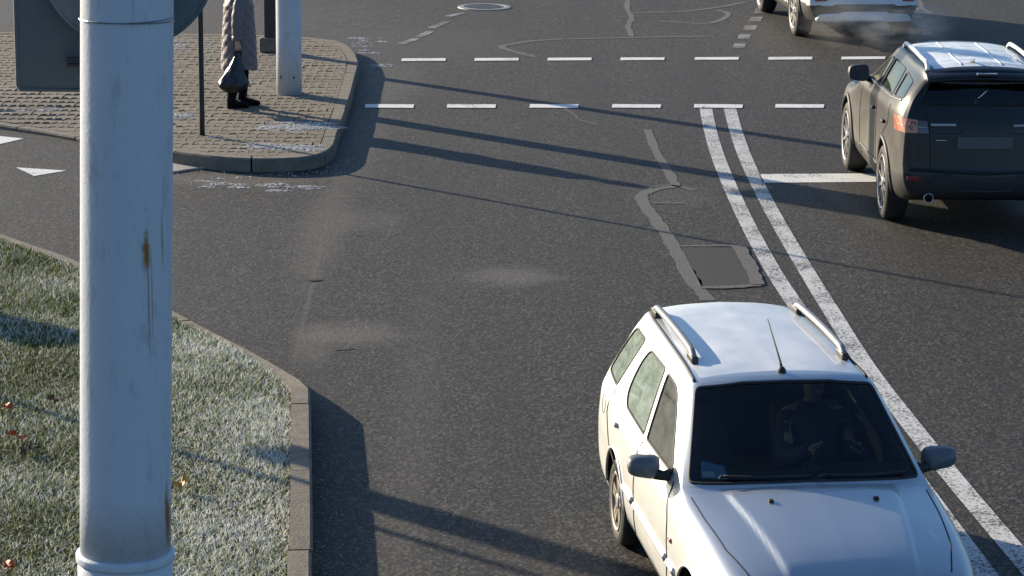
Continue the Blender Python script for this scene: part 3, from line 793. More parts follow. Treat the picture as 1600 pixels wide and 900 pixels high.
def extract(bm, faces, off=0.0, remove=True):
    nb = bmesh.new(); mp = {}
    bm.normal_update()
    for f in faces:
        vs = []
        for v in f.verts:
            if v not in mp: mp[v] = nb.verts.new(v.co+v.normal*off)
            vs.append(mp[v])
        try: nb.faces.new(vs)
        except ValueError: pass
    if remove: bmesh.ops.delete(bm, geom=faces, context='FACES')
    return nb
class CarB:
    def __init__(s, name, rings, mat, loc, rz, sc, **kw):
        s.root = empty(name, loc, rz, sc); s.bm = shell(rings, **kw); s.mat = mat
        s.bvh = BVHTree.FromBMesh(s.bm)
    def proj(s, p, axis, side=1, lift=0.0):
        i0, i1 = AXI[axis]; k = {'x': 0, 'y': 1, 'z': 2}[axis]
        o = [0, 0, 0]; o[i0] = p[0]; o[i1] = p[1]; o[k] = 6*side; d = [0, 0, 0]; d[k] = -side
        h, n, _, _ = s.bvh.ray_cast(Vector(o), Vector(d))
        if h is None:
            h, n, _, _ = s.bvh.find_nearest(Vector([o[q] if q != k else .7*side for q in range(3)]))
        if n[k]*side < 0: n = -n
        return h+n*lift
    def dens(s, pts, step=.04, closed=False):
        out = []; q = list(pts)+([pts[0]] if closed else [])
        for a, b in zip(q, q[1:]):
            n = max(1, int(math.hypot(b[0]-a[0], b[1]-a[1])/step)); out += [(a[0]+(b[0]-a[0])*k/n, a[1]+(b[1]-a[1])*k/n) for k in range(n)]
        if not closed: out.append(q[-1])
        return out
    def line(s, name, pts, axis, side, r, mat, closed=False, lift=0.0, parent=None, n=6, flat=1.0):
        P = [s.proj(p, axis, side, lift) for p in s.dens(pts, .04, closed)]
        return MB().tube(P, r, n, closed=closed, flat=flat).build(name, mat, parent or s.root, True)
    def pane(s, name, poly, axis, sel, mat, side=1, off=-.004, seal=.009, smat=None, parent=None, thick=False):
        fs = cut(s.bm, poly, axis, sel)
        nb = extract(s.bm, fs, off)
        o = bobj(name, nb, mat, parent or s.root, True)
        if seal:
            P = [s.proj(p, axis, side, -.002) for p in s.dens(poly, .05, True)]
            MB().tube(P, seal, 6, closed=True).build('seal', smat or M['rubber'], o, True)
        return o
    def arch(s, y, r, sidex=.42, zc=None, lip=True, lipmat=None, lipr=.012):
        zc = zc or r*.9
        for sx in (1, -1):
            poly = [(y+r*math.cos(2*math.pi*k/36), zc+r*math.sin(2*math.pi*k/36)) for k in range(36)]
            fs = cut(s.bm, poly, 'x', lambda c, n: c.x*sx > sidex)
            xo = max((abs(f.calc_center_median().x) for f in fs), default=.8)
            bmesh.ops.delete(s.bm, geom=fs, context='FACES')
            mb = MB(); a0 = [math.pi*(-.08+1.16*k/24) for k in range(25)]
            P = [[(sx*x, y+r*1.01*math.cos(a), zc+r*1.01*math.sin(a)) for a in a0] for x in (sidex, xo-.03)]
            mb.grid(P); c = len(mb.v)
            mb.add([(sx*sidex, y, zc)]+[(sx*sidex, y+r*1.01*math.cos(a), zc+r*1.01*math.sin(a)) for a in a0], [[0, k+1, k+2] for k in range(24)])
            mb.build('arch_liner', M['cladding'], s.root)
            if lip:
                pts = [(y+(r+.002)*math.cos(a), zc+(r+.002)*math.sin(a)) for a in [math.pi*(-.10+1.20*k/28) for k in range(29)]]
                pts = [p for p in pts if p[1] > .30]
                P = [s.proj(p, 'x', sx, 0) for p in pts]
                MB().tube(P, lipr, 6).build('arch_trim', lipmat or s.mat, s.root, True)
    def finish(s, name='body'):
        bmesh.ops.triangulate(s.bm, faces=[f for f in s.bm.faces if len(f.verts) > 4])
        return bobj(name, s.bm, s.mat, s.root, True)
def wheel(parent, x, y, r, wid, rim_r, sx, mats, spokes=5, sw=.05, twin=False):
    # x: outer face; tyre spreads inwards
    q = empty('tmp'); bpy.data.objects.remove(q)
    o = sx; t = MB()
    pr = [(0-.012, rim_r), (0.0, rim_r+.012), (.004, r-.045), (-.012, r-.012), (-.03, r), (-wid+.03, r), (-wid+.012, r-.012), (-wid-.004, r-.045), (-wid, rim_r)]
    t.lathe([(o*(h), q) for h, q in pr], 48, 'x')
    wh = t.build('wheel', M['tyre'], parent, True); wh.location = (sx*x, y, r)
    rm = MB(); rm.lathe([(o*(-.004), rim_r+.004), (o*.004, rim_r-.004), (o*(-.002), rim_r-.02), (o*(-.05), rim_r-.035), (o*(-wid+.02), rim_r-.04)], 48, 'x')
    for k in range(spokes):
        a = 2*math.pi*k/spokes+.3
        for da in ((-.13, .13) if twin else (0,)):
            d = Vector((0, math.cos(a+da), math.sin(a+da))); d0 = Vector((0, math.cos(a+da*.3), math.sin(a+da*.3))); e = Vector((0, -math.sin(a), math.cos(a)))
            w0, w1 = (sw*.5, sw*.42)
            p0 = d0*.03; p1 = d*(rim_r-.012)
            xo0, xo1 = o*(-.012), o*(-.008); xi = o*(-.05)
            v = [p0+e*w0, p0-e*w0, p1-e*w1, p1+e*w1]
            rm.add([(xo0 if i < 2 else xo1, p.y, p.z) for i, p in enumerate(v)]+[(xi, p.y, p.z) for p in v], [[0, 1, 2, 3], [4, 7, 6, 5], [0, 4, 5, 1], [1, 5, 6, 2], [2, 6, 7, 3], [3, 7, 4, 0]])
    rm.build('rim', mats[0], wh, False)
    h = MB(); h.lathe([(o*(-.05), .055), (o*(-.008), .052), (o*(-.003), .035), (o*(-.003), .001)], 24, 'x'); h.build('hub', mats[0], wh, True)
    b = MB(); b.lathe([(o*(-.07), rim_r-.05), (o*(-.072), .002)], 32, 'x'); b.build('brake_disc', M['brake'], wh)
    return wh
def seat(car, x, y, z, mat, w=.46, back=.62, rec=.30, head=True, name='seat'):
    q = MB().box((x, y+.05, z), (w, .5, .14))
    q = q.build(name, mat, car, True, bevel=.05)
    Mx = Matrix.Rotation(rec, 3, 'X')
    MB().box((x, y-.22-back*.5*math.sin(rec), z+back*.5*math.cos(rec)+.02), (w, .13, back), Mx).build('seat_back', mat, q, True, bevel=.05)
    if head:
        MB().box((x, y-.22-(back+.1)*math.sin(rec), z+(back+.12)*math.cos(rec)), (.26, .09, .18), Mx).build('headrest', mat, q, True, bevel=.04)
def mirror_(car, x, y, z, sx, mat, size=(.17, .10, .125), foot=None, glassm=None, lean=0):
    n = 10; P = []
    for i in range(n+1):
        t = i/n; row = []
        for k in range(14):
            a = 2*math.pi*k/14; ca = math.cos(a); sa = math.sin(a)
            q = abs(ca)**.55*(1 if ca > 0 else -1); u = abs(sa)**.55*(1 if sa > 0 else -1)
            e = math.sqrt(max(0, 1-(max(0, t-.25)/.75)**2.4))*.98+.02
            row.append(Vector((sx*(x+q*size[0]/2*e+(.02*t)), y-size[1]/2+t*size[1], z+u*size[2]/2*e*(1-.12*q)+lean*q)))
        P.append(row+[row[0]])
    mb = MB().grid(P); o = mb.build('mirror', mat, car, True)
    mb = MB().add([p*1.0 for p in P[0][:-1]], [list(range(14))]); g = mb.build('mirror_glass', glassm or M['chrome'], o)
    for v in g.data.vertices: v.co.y -= .002
    fx = foot or (x-size[0]*.5-.06, y-.02, z-.06)
    MB().tube([(sx*(x-size[0]*.3), y, z-size[2]*.3), (sx*(x-size[0]*.55), y-.005, z-size[2]*.42), (sx*fx[0], fx[1], fx[2])], [.035, .032, .04], 8).build('mirror_arm', M['cladding'], o, True)
    return o
def ring(y, pts):      # pts: (x,z) or (x,z,y)
    return [(p[0], p[2] if len(p) > 2 else y, p[1]) for p in pts]
side = lambda sx, x=.3: (lambda c, n: c.x*sx > x and abs(n.x) > .45)

# ------------------------------------------------------------------ silver estate car
X = 1.0
pal = [
 ring(3.13, [(0,.22),(0.470,.22),(0.564,.27),(0.602,.40),(0.602,.52),(0.573,.62),(0.536,.675),(0.470,.695),(0.376,.71),(0.188,.72),(0,.725)]),
 ring(3.04, [(0,.2),(0.548,.2),(0.661,.26),(0.699,.40),(0.704,.54),(0.676,.665),(0.624,.725),(0.543,.75),(0.425,.77),(0.208,.785),(0,.79)]),
 ring(2.85, [(0,.2),(0.592,.2),(0.721,.26),(0.754,.41),(0.759,.58),(0.735,.72),(0.668,.785),(0.583,.81),(0.449,.83),(0.224,.85),(0,.855)]),
 ring(2.44, [(0,.2),(0.647,.2),(0.759,.26),(0.789,.42),(0.796,.62),(0.774,.79),(0.711,.86),(0.617,.885),(0.470,.905),(0.235,.925),(0,.93)]),
 ring(2.02, [(0,.2),(.66,.2),(.775,.26),(.808,.42),(.815,.63),(.797,.82),(.745,.90),(.68,.925,2.0),(.52,.942,2.04),(.26,.962,2.10),(0,.968,2.12)]),
 ring(1.88, [(0,.2),(.66,.2),(.775,.26),(.808,.42),(.815,.63),(.80,.83),(.757,.905),(.728,.935,1.88),(.64,.95,1.92),(.30,.968,1.995),(0,.974,2.01)]),
 ring(1.83, [(0,.2),(.66,.2),(.775,.26),(.808,.42),(.815,.63),(.80,.83),(.760,.907),(.726,.955,1.835),(.64,.968,1.885),(.30,.985,1.965),(0,.99,1.98)]),
 ring(1.21, [(0,.2),(.66,.2),(.775,.26),(.81,.42),(.817,.63),(.80,.84),(.765,.915,1.15),(.59,1.345,1.22),(.535,1.395,1.215),(.26,1.428,1.275),(0,1.436,1.29)]),
 ring(1.13, [(0,.2),(.66,.2),(.775,.26),(.81,.42),(.817,.63),(.80,.84),(.765,.915,1.08),(.588,1.358,1.14),(.53,1.41,1.14),(.26,1.444,1.2),(0,1.452,1.215)]),
 ring(.35, [(0,.2),(.66,.2),(.775,.26),(.81,.42),(.817,.63),(.803,.85),(.768,.925),(.575,1.375),(.508,1.432),(.26,1.468),(0,1.478)]),
 ring(-.35, [(0,.2),(.66,.2),(.775,.26),(.81,.42),(.815,.63),(.80,.86),(.762,.935),(.565,1.365),(.495,1.425),(.255,1.462),(0,1.472)]),
 ring(-.72, [(0,.22),(.66,.22),(.765,.28),(.795,.43),(.80,.63),(.785,.86),(.745,.94,-.76),(.555,1.345,-.62),(.485,1.41,-.64),(.245,1.448,-.66),(0,1.458,-.67)]),
 ring(-.88, [(0,.25,-.86),(.64,.25,-.86),(.735,.31,-.91),(.765,.45,-.93),(.768,.62,-.93),(.752,.84,-.88),(.715,.945,-.88),(.535,1.325,-.70),(.468,1.388,-.72),(.24,1.422,-.74),(0,1.432,-.75)]),
]
def hoodwarp(D):
    y = D[:, :, 1]; x = D[:, :, 0]; z = D[:, :, 2]
    edge = .37+.14*np.clip((3.1-y)/1.0, 0, 1)            # crease runs outwards towards the screen
    k = np.clip((edge-x)/.025, 0, 1); k = k*k*(3-2*k)
    on = (y > 1.97) & (z > .6) & (x < .66)
    f = np.clip((y-1.97)/.1, 0, 1)*np.clip((3.12-y)/.15, 0, 1)
    D[:, :, 2] = z+np.where(on, .016*k*f, 0); return D
car = CarB('silver_estate_car', pal, M['silver'], (1.42, 16.60, 0), R_(180+7.6), (.955, .955, .955), nr=6, nc=12, warp=hoodwarp)
tag(car.root, 'silver estate car with roof rails driving towards the camera', 'car')
C = car
scr = lambda c, n: c.z > .94 and 1.1 < c.y < 2.1 and n.y > .25
C.pane('windscreen', rpoly([(-.69, .970), (-.34, .990), (0, .998), (.34, .990), (.69, .970), (.54, 1.382), (.27, 1.418), (0, 1.426), (-.27, 1.418), (-.54, 1.382)], [.03]+[0.01]*3+[.03]*2+[.01]*3+[.03]), 'y', scr, M['glass_screen'], 1, -.003, .011)
for sx in (1, -1):
    C.pane('side_window', rpoly([(1.62, .955), (.82, .945), (.69, 1.33), (.98, 1.325), (1.10, 1.29)], [.03, .02, .03, .06, .1]), 'x', side(sx), M['glass_clear'], sx)
    C.pane('side_window', rpoly([(.72, .945), (.08, .955), (-.04, 1.03), (-.03, 1.20), (.06, 1.325), (.59, 1.335)], [.03, .06, .1, .1, .08, .03]), 'x', side(sx), M['glass_frost'], sx)
    C.pane('side_window', rpoly([(-.37, .975), (-.76, .99), (-.70, 1.14), (-.56, 1.325), (-.16, 1.335)], [.04, .05, .1, .06, .05]), 'x', side(sx), M['glass_frost'], sx)
C.pane('rear_window', rpoly([(-.50, .98), (.50, .98), (.42, 1.30), (-.42, 1.30)], .05), 'y', lambda c, n: c.y < -.5 and n.y < -.3 and c.z > .9, M['glass_dark'], -1)
for nm, poly, mt in (('headlight', [(.34, .56), (.66, .56), (.66, .69), (.36, .66)], 'lamp_clear'),):
    for sx in (1, -1): C.pane(nm, [(sx*a, b) for a, b in (poly if sx > 0 else poly[::-1])], 'y', lambda c, n: c.y > 2.8 and n.y > .2, M[mt], 1, .002, .005)
C.pane('grille', rpoly([(-.28, .55), (.28, .55), (.28, .66), (-.28, .66)], .02), 'y', lambda c, n: c.y > 2.8 and n.y > .2, M['cladding'], 1, -.006, 0)
for sx in (1, -1): C.pane('tail_lamp', [(sx*a, b) for a, b in ([(.62, .62), (.755, .62), (.74, .90), (.62, .92)] if sx > 0 else [(.62, .92), (.74, .90), (.755, .62), (.62, .62)])], 'y', lambda c, n: c.y < -.8 and n.y < -.1, M['lamp_red'], -1, .003, .004)
t = NT('lightly_frosted_roof_paint'); v = t.coord(); n = t.ramp(t.noise(v, 2.2, 5, .6, (1, .7, 1)), [(.35, .35), (.65, .85)])
t.set(Base_Color=t.mix(n, (.57, .595, .605), (.80, .81, .82)), Metallic=t.math('SUBTRACT', .85, n), Roughness=t.math('ADD', .38, t.math('MULTIPLY', n, .15)), Coat_Weight=.3); M['roof_thin_frost'] = t.m
fs = cut(C.bm, rpoly([(-.50, 1.16), (.50, 1.16), (.50, .35), (.44, -.66), (-.44, -.66), (-.50, .35)], .03), 'z', lambda c, n: c.z > 1.3 and n.z > .5)
bobj('frosted_roof', extract(C.bm, fs, .0), M['roof_thin_frost'], C.root, True)
RW = .29
C.arch(2.44, .345, zc=.30); C.arch(0, .345, zc=.30)
C.finish()
C.bm = None
for sx in (1, -1):
    for y in (2.44, 0): wheel(C.root, .80, y, RW, .17, .195, sx, (M['alloy_dark'],), 5, .055, True)
    # door gaps, mouldings, handles
    C.line('door_seam', [(1.70, .93), (1.82, .74), (1.85, .50), (1.80, .30)], 'x', sx, .006, M['seamline'])
    C.line('door_seam', [(.77, .92), (.72, .60), (.72, .30)], 'x', sx, .006, M['seamline'])
    C.line('door_seam', [(-.33, .96), (-.36, .80), (-.22, .62), (.30, .45), (.38, .30)], 'x', sx, .006, M['seamline'])
    C.line('door_seam', [(1.80, .30), (.38, .30)], 'x', sx, .004, M['seamline'])
    C.line('side_moulding', [(1.81, .50), (.76, .50)], 'x', sx, .020, M['silver'], lift=.002, flat=1.3)
    C.line('side_moulding', [(.68, .50), (.36, .50)], 'x', sx, .020, M['silver'], lift=.002, flat=1.3)
    C.line('side_moulding', [(2.08, .50), (1.88, .50)], 'x', sx, .020, M['silver'], lift=.002, flat=1.3)
    for y0 in (.80, -.08): C.line('door_handle', [(y0, .82), (y0+.15, .82)], 'x', sx, .016, M['silver'], lift=.012)
    C.line('fuel_flap' if sx > 0 else 'flank_seam', [(-.52+.07*math.cos(a), .82+.07*math.sin(a)) for a in [2*math.pi*k/16 for k in range(16)]], 'x', sx, .003, M['seamline'], closed=True)
    C.line('side_marker', [(1.93, .66), (1.99, .66)], 'x', sx, .014, M['lamp_amber'], lift=.002)
    # hood edge and roof gutters
    C.line('bonnet_seam', [(sx*.705, 1.98), (sx*.688, 2.3), (sx*.645, 2.7), (sx*.565, 3.0)], 'z', 1, .0045, M['seamline'])
    C.line('roof_gutter', [(sx*.535, 1.18), (sx*.525, .85), (sx*.52, .35), (sx*.505, -.35), (sx*.485, -.6)], 'z', 1, .011, M['rubber'])
    # roof rails
    ys = [.86, .80, .72, .35, -.05, -.36, -.44, -.50]; P = []
    for k, y in enumerate(ys):
        p = C.proj((sx*.475, y), 'z', 1); P.append(p+Vector((0, 0, (.012, .045, .060, .064, .064, .060, .045, .012)[k])))
    rl = MB().tube(smooth_path(P, 5), .023, 10).build('roof_rail', M['rail'], C.root, True)
    for y in (.80, -.44):
        p = C.proj((sx*.475, y), 'z', 1); MB().box(p+Vector((0, 0, .02)), (.045, .17, .05)).build('rail_foot', M['cladding'], rl, bevel=.012)
    mirror_(C.root, .90, 1.56, .985, sx, M['mirror_plastic'], (.20, .11, .135), (.745, 1.58, .94), lean=.01)
    C.line('wiper_arm', [(sx*.0+.10*sx, 1.01), (.30*sx, 1.03)], 'y', 1, .006, M['rubber'], lift=.02) if False else None
for a, b, c_ in (((-.60, .995), (-.1, 1.012), (-.05, 1.002)), ((-.02, 1.012), (.50, 1.005), (.52, .99))):
    C.line('wiper', [a, b], 'y', 1, .008, M['rubber'], lift=.015)
    C.line('wiper', [b, c_], 'y', 1, .009, M['rubber'], lift=.02)
for x in (.29, -.33):
    p = C.proj((x, 2.24), 'z', 1); MB().box(p+Vector((0, 0, .006)), (.03, .035, .018)).build('washer_jet', M['rubber'], C.root, bevel=.005)
pa_ = C.proj((0, 1.19), 'z', 1)
an = MB().lathe([(0, .028), (.012, .026), (.03, .014), (.035, .0)], 16, 'z', pa_).build('aerial', M['rubber'], C.root, True)
MB().tube([pa_+Vector((0, 0, .02)), pa_+Vector((0, -.04, .045)), pa_+Vector((0, -.42, .23))], [.011, .008, .003], 8).build('aerial_rod', M['rubber'], an, True)
C.line('bumper_seam', [(-.62, .60), (0, .60), (.62, .60)], 'y', 1, .004, M['seamline'])
C.line('rear_bumper', [(-.72, .55), (0, .55), (.72, .55)], 'y', -1, .05, M['silver'], lift=0, n=8)
pl = C.proj((0, .40), 'y', 1); MB().box(pl+Vector((0, .012, 0)), (.52, .012, .114)).build('number_plate', M['plate'], C.root, bevel=.004)
pl = C.proj((0, .72), 'y', -1); MB().box(pl+Vector((0, -.012, 0)), (.52, .012, .114)).build('number_plate', M['plate'], C.root, bevel=.004)
# cabin
seat(C.root, .36, .72, .42, M['interior']); seat(C.root, -.36, .72, .42, M['interior'])
seat(C.root, 0, -.12, .42, M['interior'], w=1.2, head=False)
for x in (-.38, .38): MB().box((x, -.60, 1.06), (.24, .09, .16)).build('headrest', M['interior'], C.root, True, bevel=.04)
dP = []
for (y, z) in ((1.99, .93), (1.85, .955), (1.68, .955), (1.52, .93), (1.44, .86), (1.46, .72), (1.52, .55)): dP.append([Vector((x, y-.10*(x/.7)**2, z+(.035*math.exp(-((x+.36)/.2)**2) if 1.5 < y < 1.8 else 0))) for x in np.linspace(-.70, .70, 25)])
MB().grid(dP).build('dashboard', M['dash'], C.root, True)
sw_c = Vector((-.36, 1.33, .86)); 
MB().tube([sw_c+Matrix.Rotation(R_(-62), 3, 'X') @ Vector((.185*math.cos(a), .185*math.sin(a), 0)) for a in [2*math.pi*k/32 for k in range(32)]], .014, 8, closed=True).build('steering_wheel', M['rubber'], C.root, True)
MB().box((0, .7, .22), (1.3, 2.4, .04)).build('cabin_floor', M['interior'], C.root)
st = [C.proj(p, 'y', 1, -.010) for p in ((.47, 1.005), (.62, 1.0), (.60, 1.075), (.475, 1.06))]
so_ = mobj('sticker', st, [[0, 1, 2, 3]], M['sticker'], C.root)
st = [C.proj(p, 'y', 1, -.007) for p in ((.54, 1.008), (.61, 1.006), (.605, 1.03), (.54, 1.032))]; mobj('sticker_print', st, [[0, 1, 2, 3]], M['sticker_w'], so_)
MB().box((.0, 1.24, 1.33), (.22, .03, .06)).build('rear_view_mirror', M['rubber'], C.root, bevel=.01)

# ------------------------------------------------------------------ dark SUV
def place(rw, fw, wb, half):
    A = G(*rw); B = G(*fw); v = B-A; L = v.length; s = L/wb; h = v/L
    th = math.atan2(-h.x, h.y); r = Vector((math.cos(th), math.sin(th), 0))
    return A+r*half*s, th, s
K = .9
def sc_(rings): return [[(x*K, y, z) for x, y, z in r] for r in rings]
evo = sc_([
 ring(3.50, [(0,.28),(.55,.28),(.66,.34),(.70,.50),(.70,.68),(.67,.82),(.62,.90),(.55,.93),(.42,.95),(.2,.96),(0,.965)]),
 ring(3.32, [(0,.25),(.68,.25),(.80,.32),(.86,.50),(.87,.70),(.84,.86),(.78,.945),(.66,.975),(.5,.995),(.25,1.01),(0,1.015)]),
 ring(2.66, [(0,.24),(.75,.24),(.87,.32),(.915,.52),(.92,.76),(.895,.94),(.83,1.01),(.70,1.04),(.54,1.06),(.27,1.08),(0,1.085)]),
 ring(2.12, [(0,.24),(.75,.24),(.865,.32),(.90,.52),(.905,.77),(.895,.96),(.84,1.04),(.72,1.07),(.58,1.09),(.3,1.11,2.2),(0,1.115,2.22)]),
 ring(1.98, [(0,.24),(.75,.24),(.865,.32),(.895,.52),(.90,.78),(.895,.97),(.845,1.05),(.74,1.08,2.0),(.66,1.10,2.03),(.33,1.12,2.1),(0,1.125,2.12)]),
 ring(1.94, [(0,.24),(.75,.24),(.865,.32),(.895,.52),(.90,.78),(.895,.97),(.847,1.055),(.735,1.10,1.95),(.655,1.12,1.98),(.33,1.14,2.06),(0,1.145,2.08)]),
 ring(1.10, [(0,.24),(.75,.24),(.865,.32),(.89,.52),(.895,.78),(.893,.99),(.85,1.075,1.05),(.655,1.46,1.12),(.60,1.525,1.08),(.3,1.57,1.14),(0,1.58,1.16)]),
 ring(1.00, [(0,.24),(.75,.24),(.865,.32),(.89,.52),(.895,.78),(.893,.99),(.85,1.08,.96),(.655,1.475,1.02),(.60,1.54,1.0),(.3,1.585,1.05),(0,1.595,1.06)]),
 ring(.35, [(0,.24),(.75,.24),(.865,.32),(.893,.52),(.90,.78),(.897,1.01),(.852,1.105),(.65,1.48),(.597,1.545),(.3,1.59),(0,1.60)]),
 ring(.0, [(0,.25),(.76,.25),(.875,.33),(.915,.53),(.925,.80),(.91,1.03),(.852,1.125),(.64,1.472),(.59,1.535),(.3,1.578),(0,1.588)]),
 ring(-.38, [(0,.27),(.75,.27),(.87,.35),(.905,.54),(.912,.80),(.895,1.04),(.84,1.145),(.625,1.455),(.58,1.515),(.29,1.555),(0,1.565)]),
 ring(-.62, [(0,.31),(.72,.31),(.83,.39),(.87,.55),(.875,.80),(.855,1.04,-.60),(.79,1.165,-.57),(.605,1.43,-.56),(.562,1.485,-.60),(.28,1.525,-.63),(0,1.535,-.64)]),
 ring(-.76, [(0,.35,-.70),(.68,.35,-.72),(.77,.42,-.77),(.825,.56,-.78),(.83,.66,-.76),(.81,.96,-.72),(.74,1.16,-.66),(.588,1.405,-.61),(.548,1.455,-.65),(.275,1.495,-.68),(0,1.505,-.69)]),
])
for r_ in evo:
    for j_ in range(11):
        x_, y_, z_ = r_[j_]
        if y_ > 2.2 and j_ >= 4: z_ -= .10*min(1, (y_-2.2)/.45)
        if -.9 < y_ < 2.0 and j_ == 6: z_ += .075*(1 if y_ < 1.9 else .6)
        if -.9 < y_ < 2.0 and j_ == 5: z_ += .03
        if y_ < -.3 and j_ >= 7: z_ += .025
        r_[j_] = (x_, y_, z_)
loc, th, s_ = place((1380, 341), (1324, 264), 2.66, .80)
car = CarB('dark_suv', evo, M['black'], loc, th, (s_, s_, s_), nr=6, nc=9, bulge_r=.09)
tag(car.root, 'black SUV with frosted roof and dusty sides toned as sunlit, waiting at the stop line', 'car'); C = car
scr = lambda c, n: c.z > 1.06 and 1.0 < c.y < 2.2 and n.y > .2
C.pane('windscreen', rpoly([(-.60, 1.115), (0, 1.15), (.60, 1.115), (.525, 1.51), (0, 1.565), (-.525, 1.51)], [.03, .01, .03, .03, .01, .03]), 'y', scr, M['glass_screen'], 1)
for sx in (1, -1):
    C.pane('side_window', rpoly([(1.60, 1.165), (.87, 1.185), (.90, 1.445), (1.06, 1.44), (1.17, 1.40)], [.03, .02, .02, .06, .08]), 'x', side(sx), M['glass_side'], sx)
    C.pane('side_window', rpoly([(.74, 1.19), (.0, 1.215), (.18, 1.44), (.81, 1.45)], [.02, .03, .03, .02]), 'x', side(sx), M['glass_side'], sx)
    C.pane('side_window', rpoly([(-.11, 1.225), (-.50, 1.255), (-.40, 1.40), (.06, 1.425)], [.03, .04, .04, .03]), 'x', side(sx), M['glass_side'], sx)
back = lambda c, n: c.y < -.45 and n.y < -.12
C.pane('rear_window', rpoly([(-.60, 1.24), (.60, 1.24), (.49, 1.45), (-.49, 1.45)], .05), 'y', lambda c, n: c.y < -.45 and n.y < -.2 and c.z > 1.1, M['glass_dark'], -1, -.006, .009)
def mir(poly, sx): return [(sx*a, b) for a, b in (poly if sx > 0 else poly[::-1])]
for sx in (1, -1):
    C.pane('tail_lamp', mir(rpoly([(.52, .965), (.615, .965), (.615, 1.085), (.53, 1.075)], .012), sx), 'y', back, M['lamp_smoke'], -1, .006, .005)
    C.pane('tail_lamp', mir(rpoly([(.62, .965), (.80, .965), (.80, 1.10), (.62, 1.086)], .012), sx), 'y', lambda c, n: c.y < -.3 and n.y < -.05, M['lamp_amber'], -1, .006, .005)
    C.pane('side_lamp', rpoly([(-.46, 1.06), (-.62, 1.095), (-.80, 1.095), (-.80, .965), (-.60, .965)], .02), 'x', lambda c, n: c.x*sx > .66 and c.y < -.3 and n.x*sx > .1, M['lamp_amber'], sx, .004, .005)
    q_ = C.proj((sx*.665, 1.03), 'y', -1, .008); MB().tube([q_+Vector((.034*math.cos(a), 0, .034*math.sin(a))) for a in [2*math.pi*k/20 for k in range(20)]], .006, 6, closed=True).build('lamp_ring', M['lamp_red'], C.root, True)
    C.line('lamp_bar', [(sx*.54, 1.02), (sx*.78, 1.028)], 'y', -1, .005, M['lamp_clear'], lift=.008)
    C.pane('headlight', mir([(.45, .78), (.72, .80), (.72, .90), (.48, .87)], sx), 'y', lambda c, n: c.y > 3 and n.y > .15, M['lamp_clear'], 1, .002, .004)
C.pane('grille', rpoly([(-.38, .76), (.38, .76), (.40, .88), (-.40, .88)], .02), 'y', lambda c, n: c.y > 3 and n.y > .15, M['cladding'], 1, -.006, 0)
# frosted roof skin
fs = cut(C.bm, rpoly([(-.475, .98), (.475, .98), (.49, .35), (.455, -.55), (-.455, -.55), (-.49, .35)], .04), 'z', lambda c, n: c.z > 1.35 and n.z > .5)
bobj('frosted_roof', extract(C.bm, fs, .0), M['roof_frost'], C.root, True)
for nm, lo_, hi_ in (('lower_bumper', .30, .60),):
    fs = [f for f in C.bm.faces if f.calc_center_median().z < .575 and f.calc_center_median().y < -.42]
    bobj(nm, extract(C.bm, fs, 0), M['cladding'], C.root, True)
fs = [f for f in C.bm.faces if f.calc_center_median().z < .40 and f.calc_center_median().y >= -.42]
bobj('sill', extract(C.bm, fs, 0), M['cladding'], C.root, True)
WR = .362
C.arch(2.66, .425, zc=.37, lipmat=M['cladding'], lipr=.024); C.arch(0, .425, zc=.37, lipmat=M['cladding'], lipr=.024)
C.finish()
for sx in (1, -1):
    for y in (2.66, 0): wheel(C.root, .925*K, y, WR, .22, .262, sx, (M['alloy'],), 10, .034, False)
    C.line('door_seam', [(1.72, 1.05), (1.80, .80), (1.80, .50), (1.72, .33)], 'x', sx, .005, M['seamline'])
    C.line('door_seam', [(.70, 1.10), (.66, .80), (.66, .36)], 'x', sx, .005, M['seamline'])
    C.line('door_seam', [(-.16, 1.15), (-.20, .98), (.0, .86), (.30, .74), (.47, .55), (.50, .36)], 'x', sx, .005, M['seamline'])
    C.line('rubbing_strip', [(1.70, .45), (.50, .45)], 'x', sx, .018, M['cladding'])
    C.line('window_trim', [(1.62, 1.145), (.8, 1.168), (-.06, 1.20), (-.48, 1.235)], 'x', sx, .010, M['chrome'])
    for y0 in (.78, -.06): C.line('door_handle', [(y0, .96), (y0+.17, .955)], 'x', sx, .017, M['black'], lift=.016)
    ys = [.92, .86, .78, .35, -.10, -.40, -.48, -.54]; P = []
    for k, y in enumerate(ys):
        p = C.proj((sx*.515, y), 'z', 1); P.append(p+Vector((0, 0, (.008, .035, .05, .055, .055, .05, .035, .008)[k])))
    MB().tube(smooth_path(P, 5), .021, 10).build('roof_rail', M['roof_frost'], C.root, True)
    mirror_(C.root, .885, 1.50, 1.215, sx, M['cladding'], (.20, .15, .165), (.745, 1.55, 1.13), plain('dark_mirror_glass', (.035, .05, .075), .15, var=.1))
    MB().box((sx*.615, -.80, .545), (.20, .02, .042)).build('reflector', M['lamp_red'], C.root, bevel=.006)
    ex = MB().lathe([(-.80, .048), (-.81, .046), (-.80, .040), (-.62, .040)], 24, 'y', (sx*.50, 0, .355)).build('exhaust_pipe', M['chrome'], C.root, True)
    C.line('bumper_crease', [(sx*.56, .48), (sx*.47, .58), (sx*.30, .585)], 'y', -1, .009, M['cladding'], lift=.004)
    C.line('tailgate_seam', [(sx*.51, 1.44), (sx*.595, 1.25), (sx*.52, 1.09), (sx*.51, .95), (sx*.50, .62)], 'y', -1, .0055, M['seamline'])
    MB().box((sx*.20, 0.93, 1.602), (.035, .06, .012)).build('roof_rib', M['roof_frost'], C.root) if False else None
for x in (-.19, .19):
    P = [C.proj((x, y), 'z', 1, .001) for y in np.linspace(.95, -.5, 20)]
    MB().tube(P, .011, 6, flat=.5).build('roof_seam', M['roof_frost'], C.root, True)
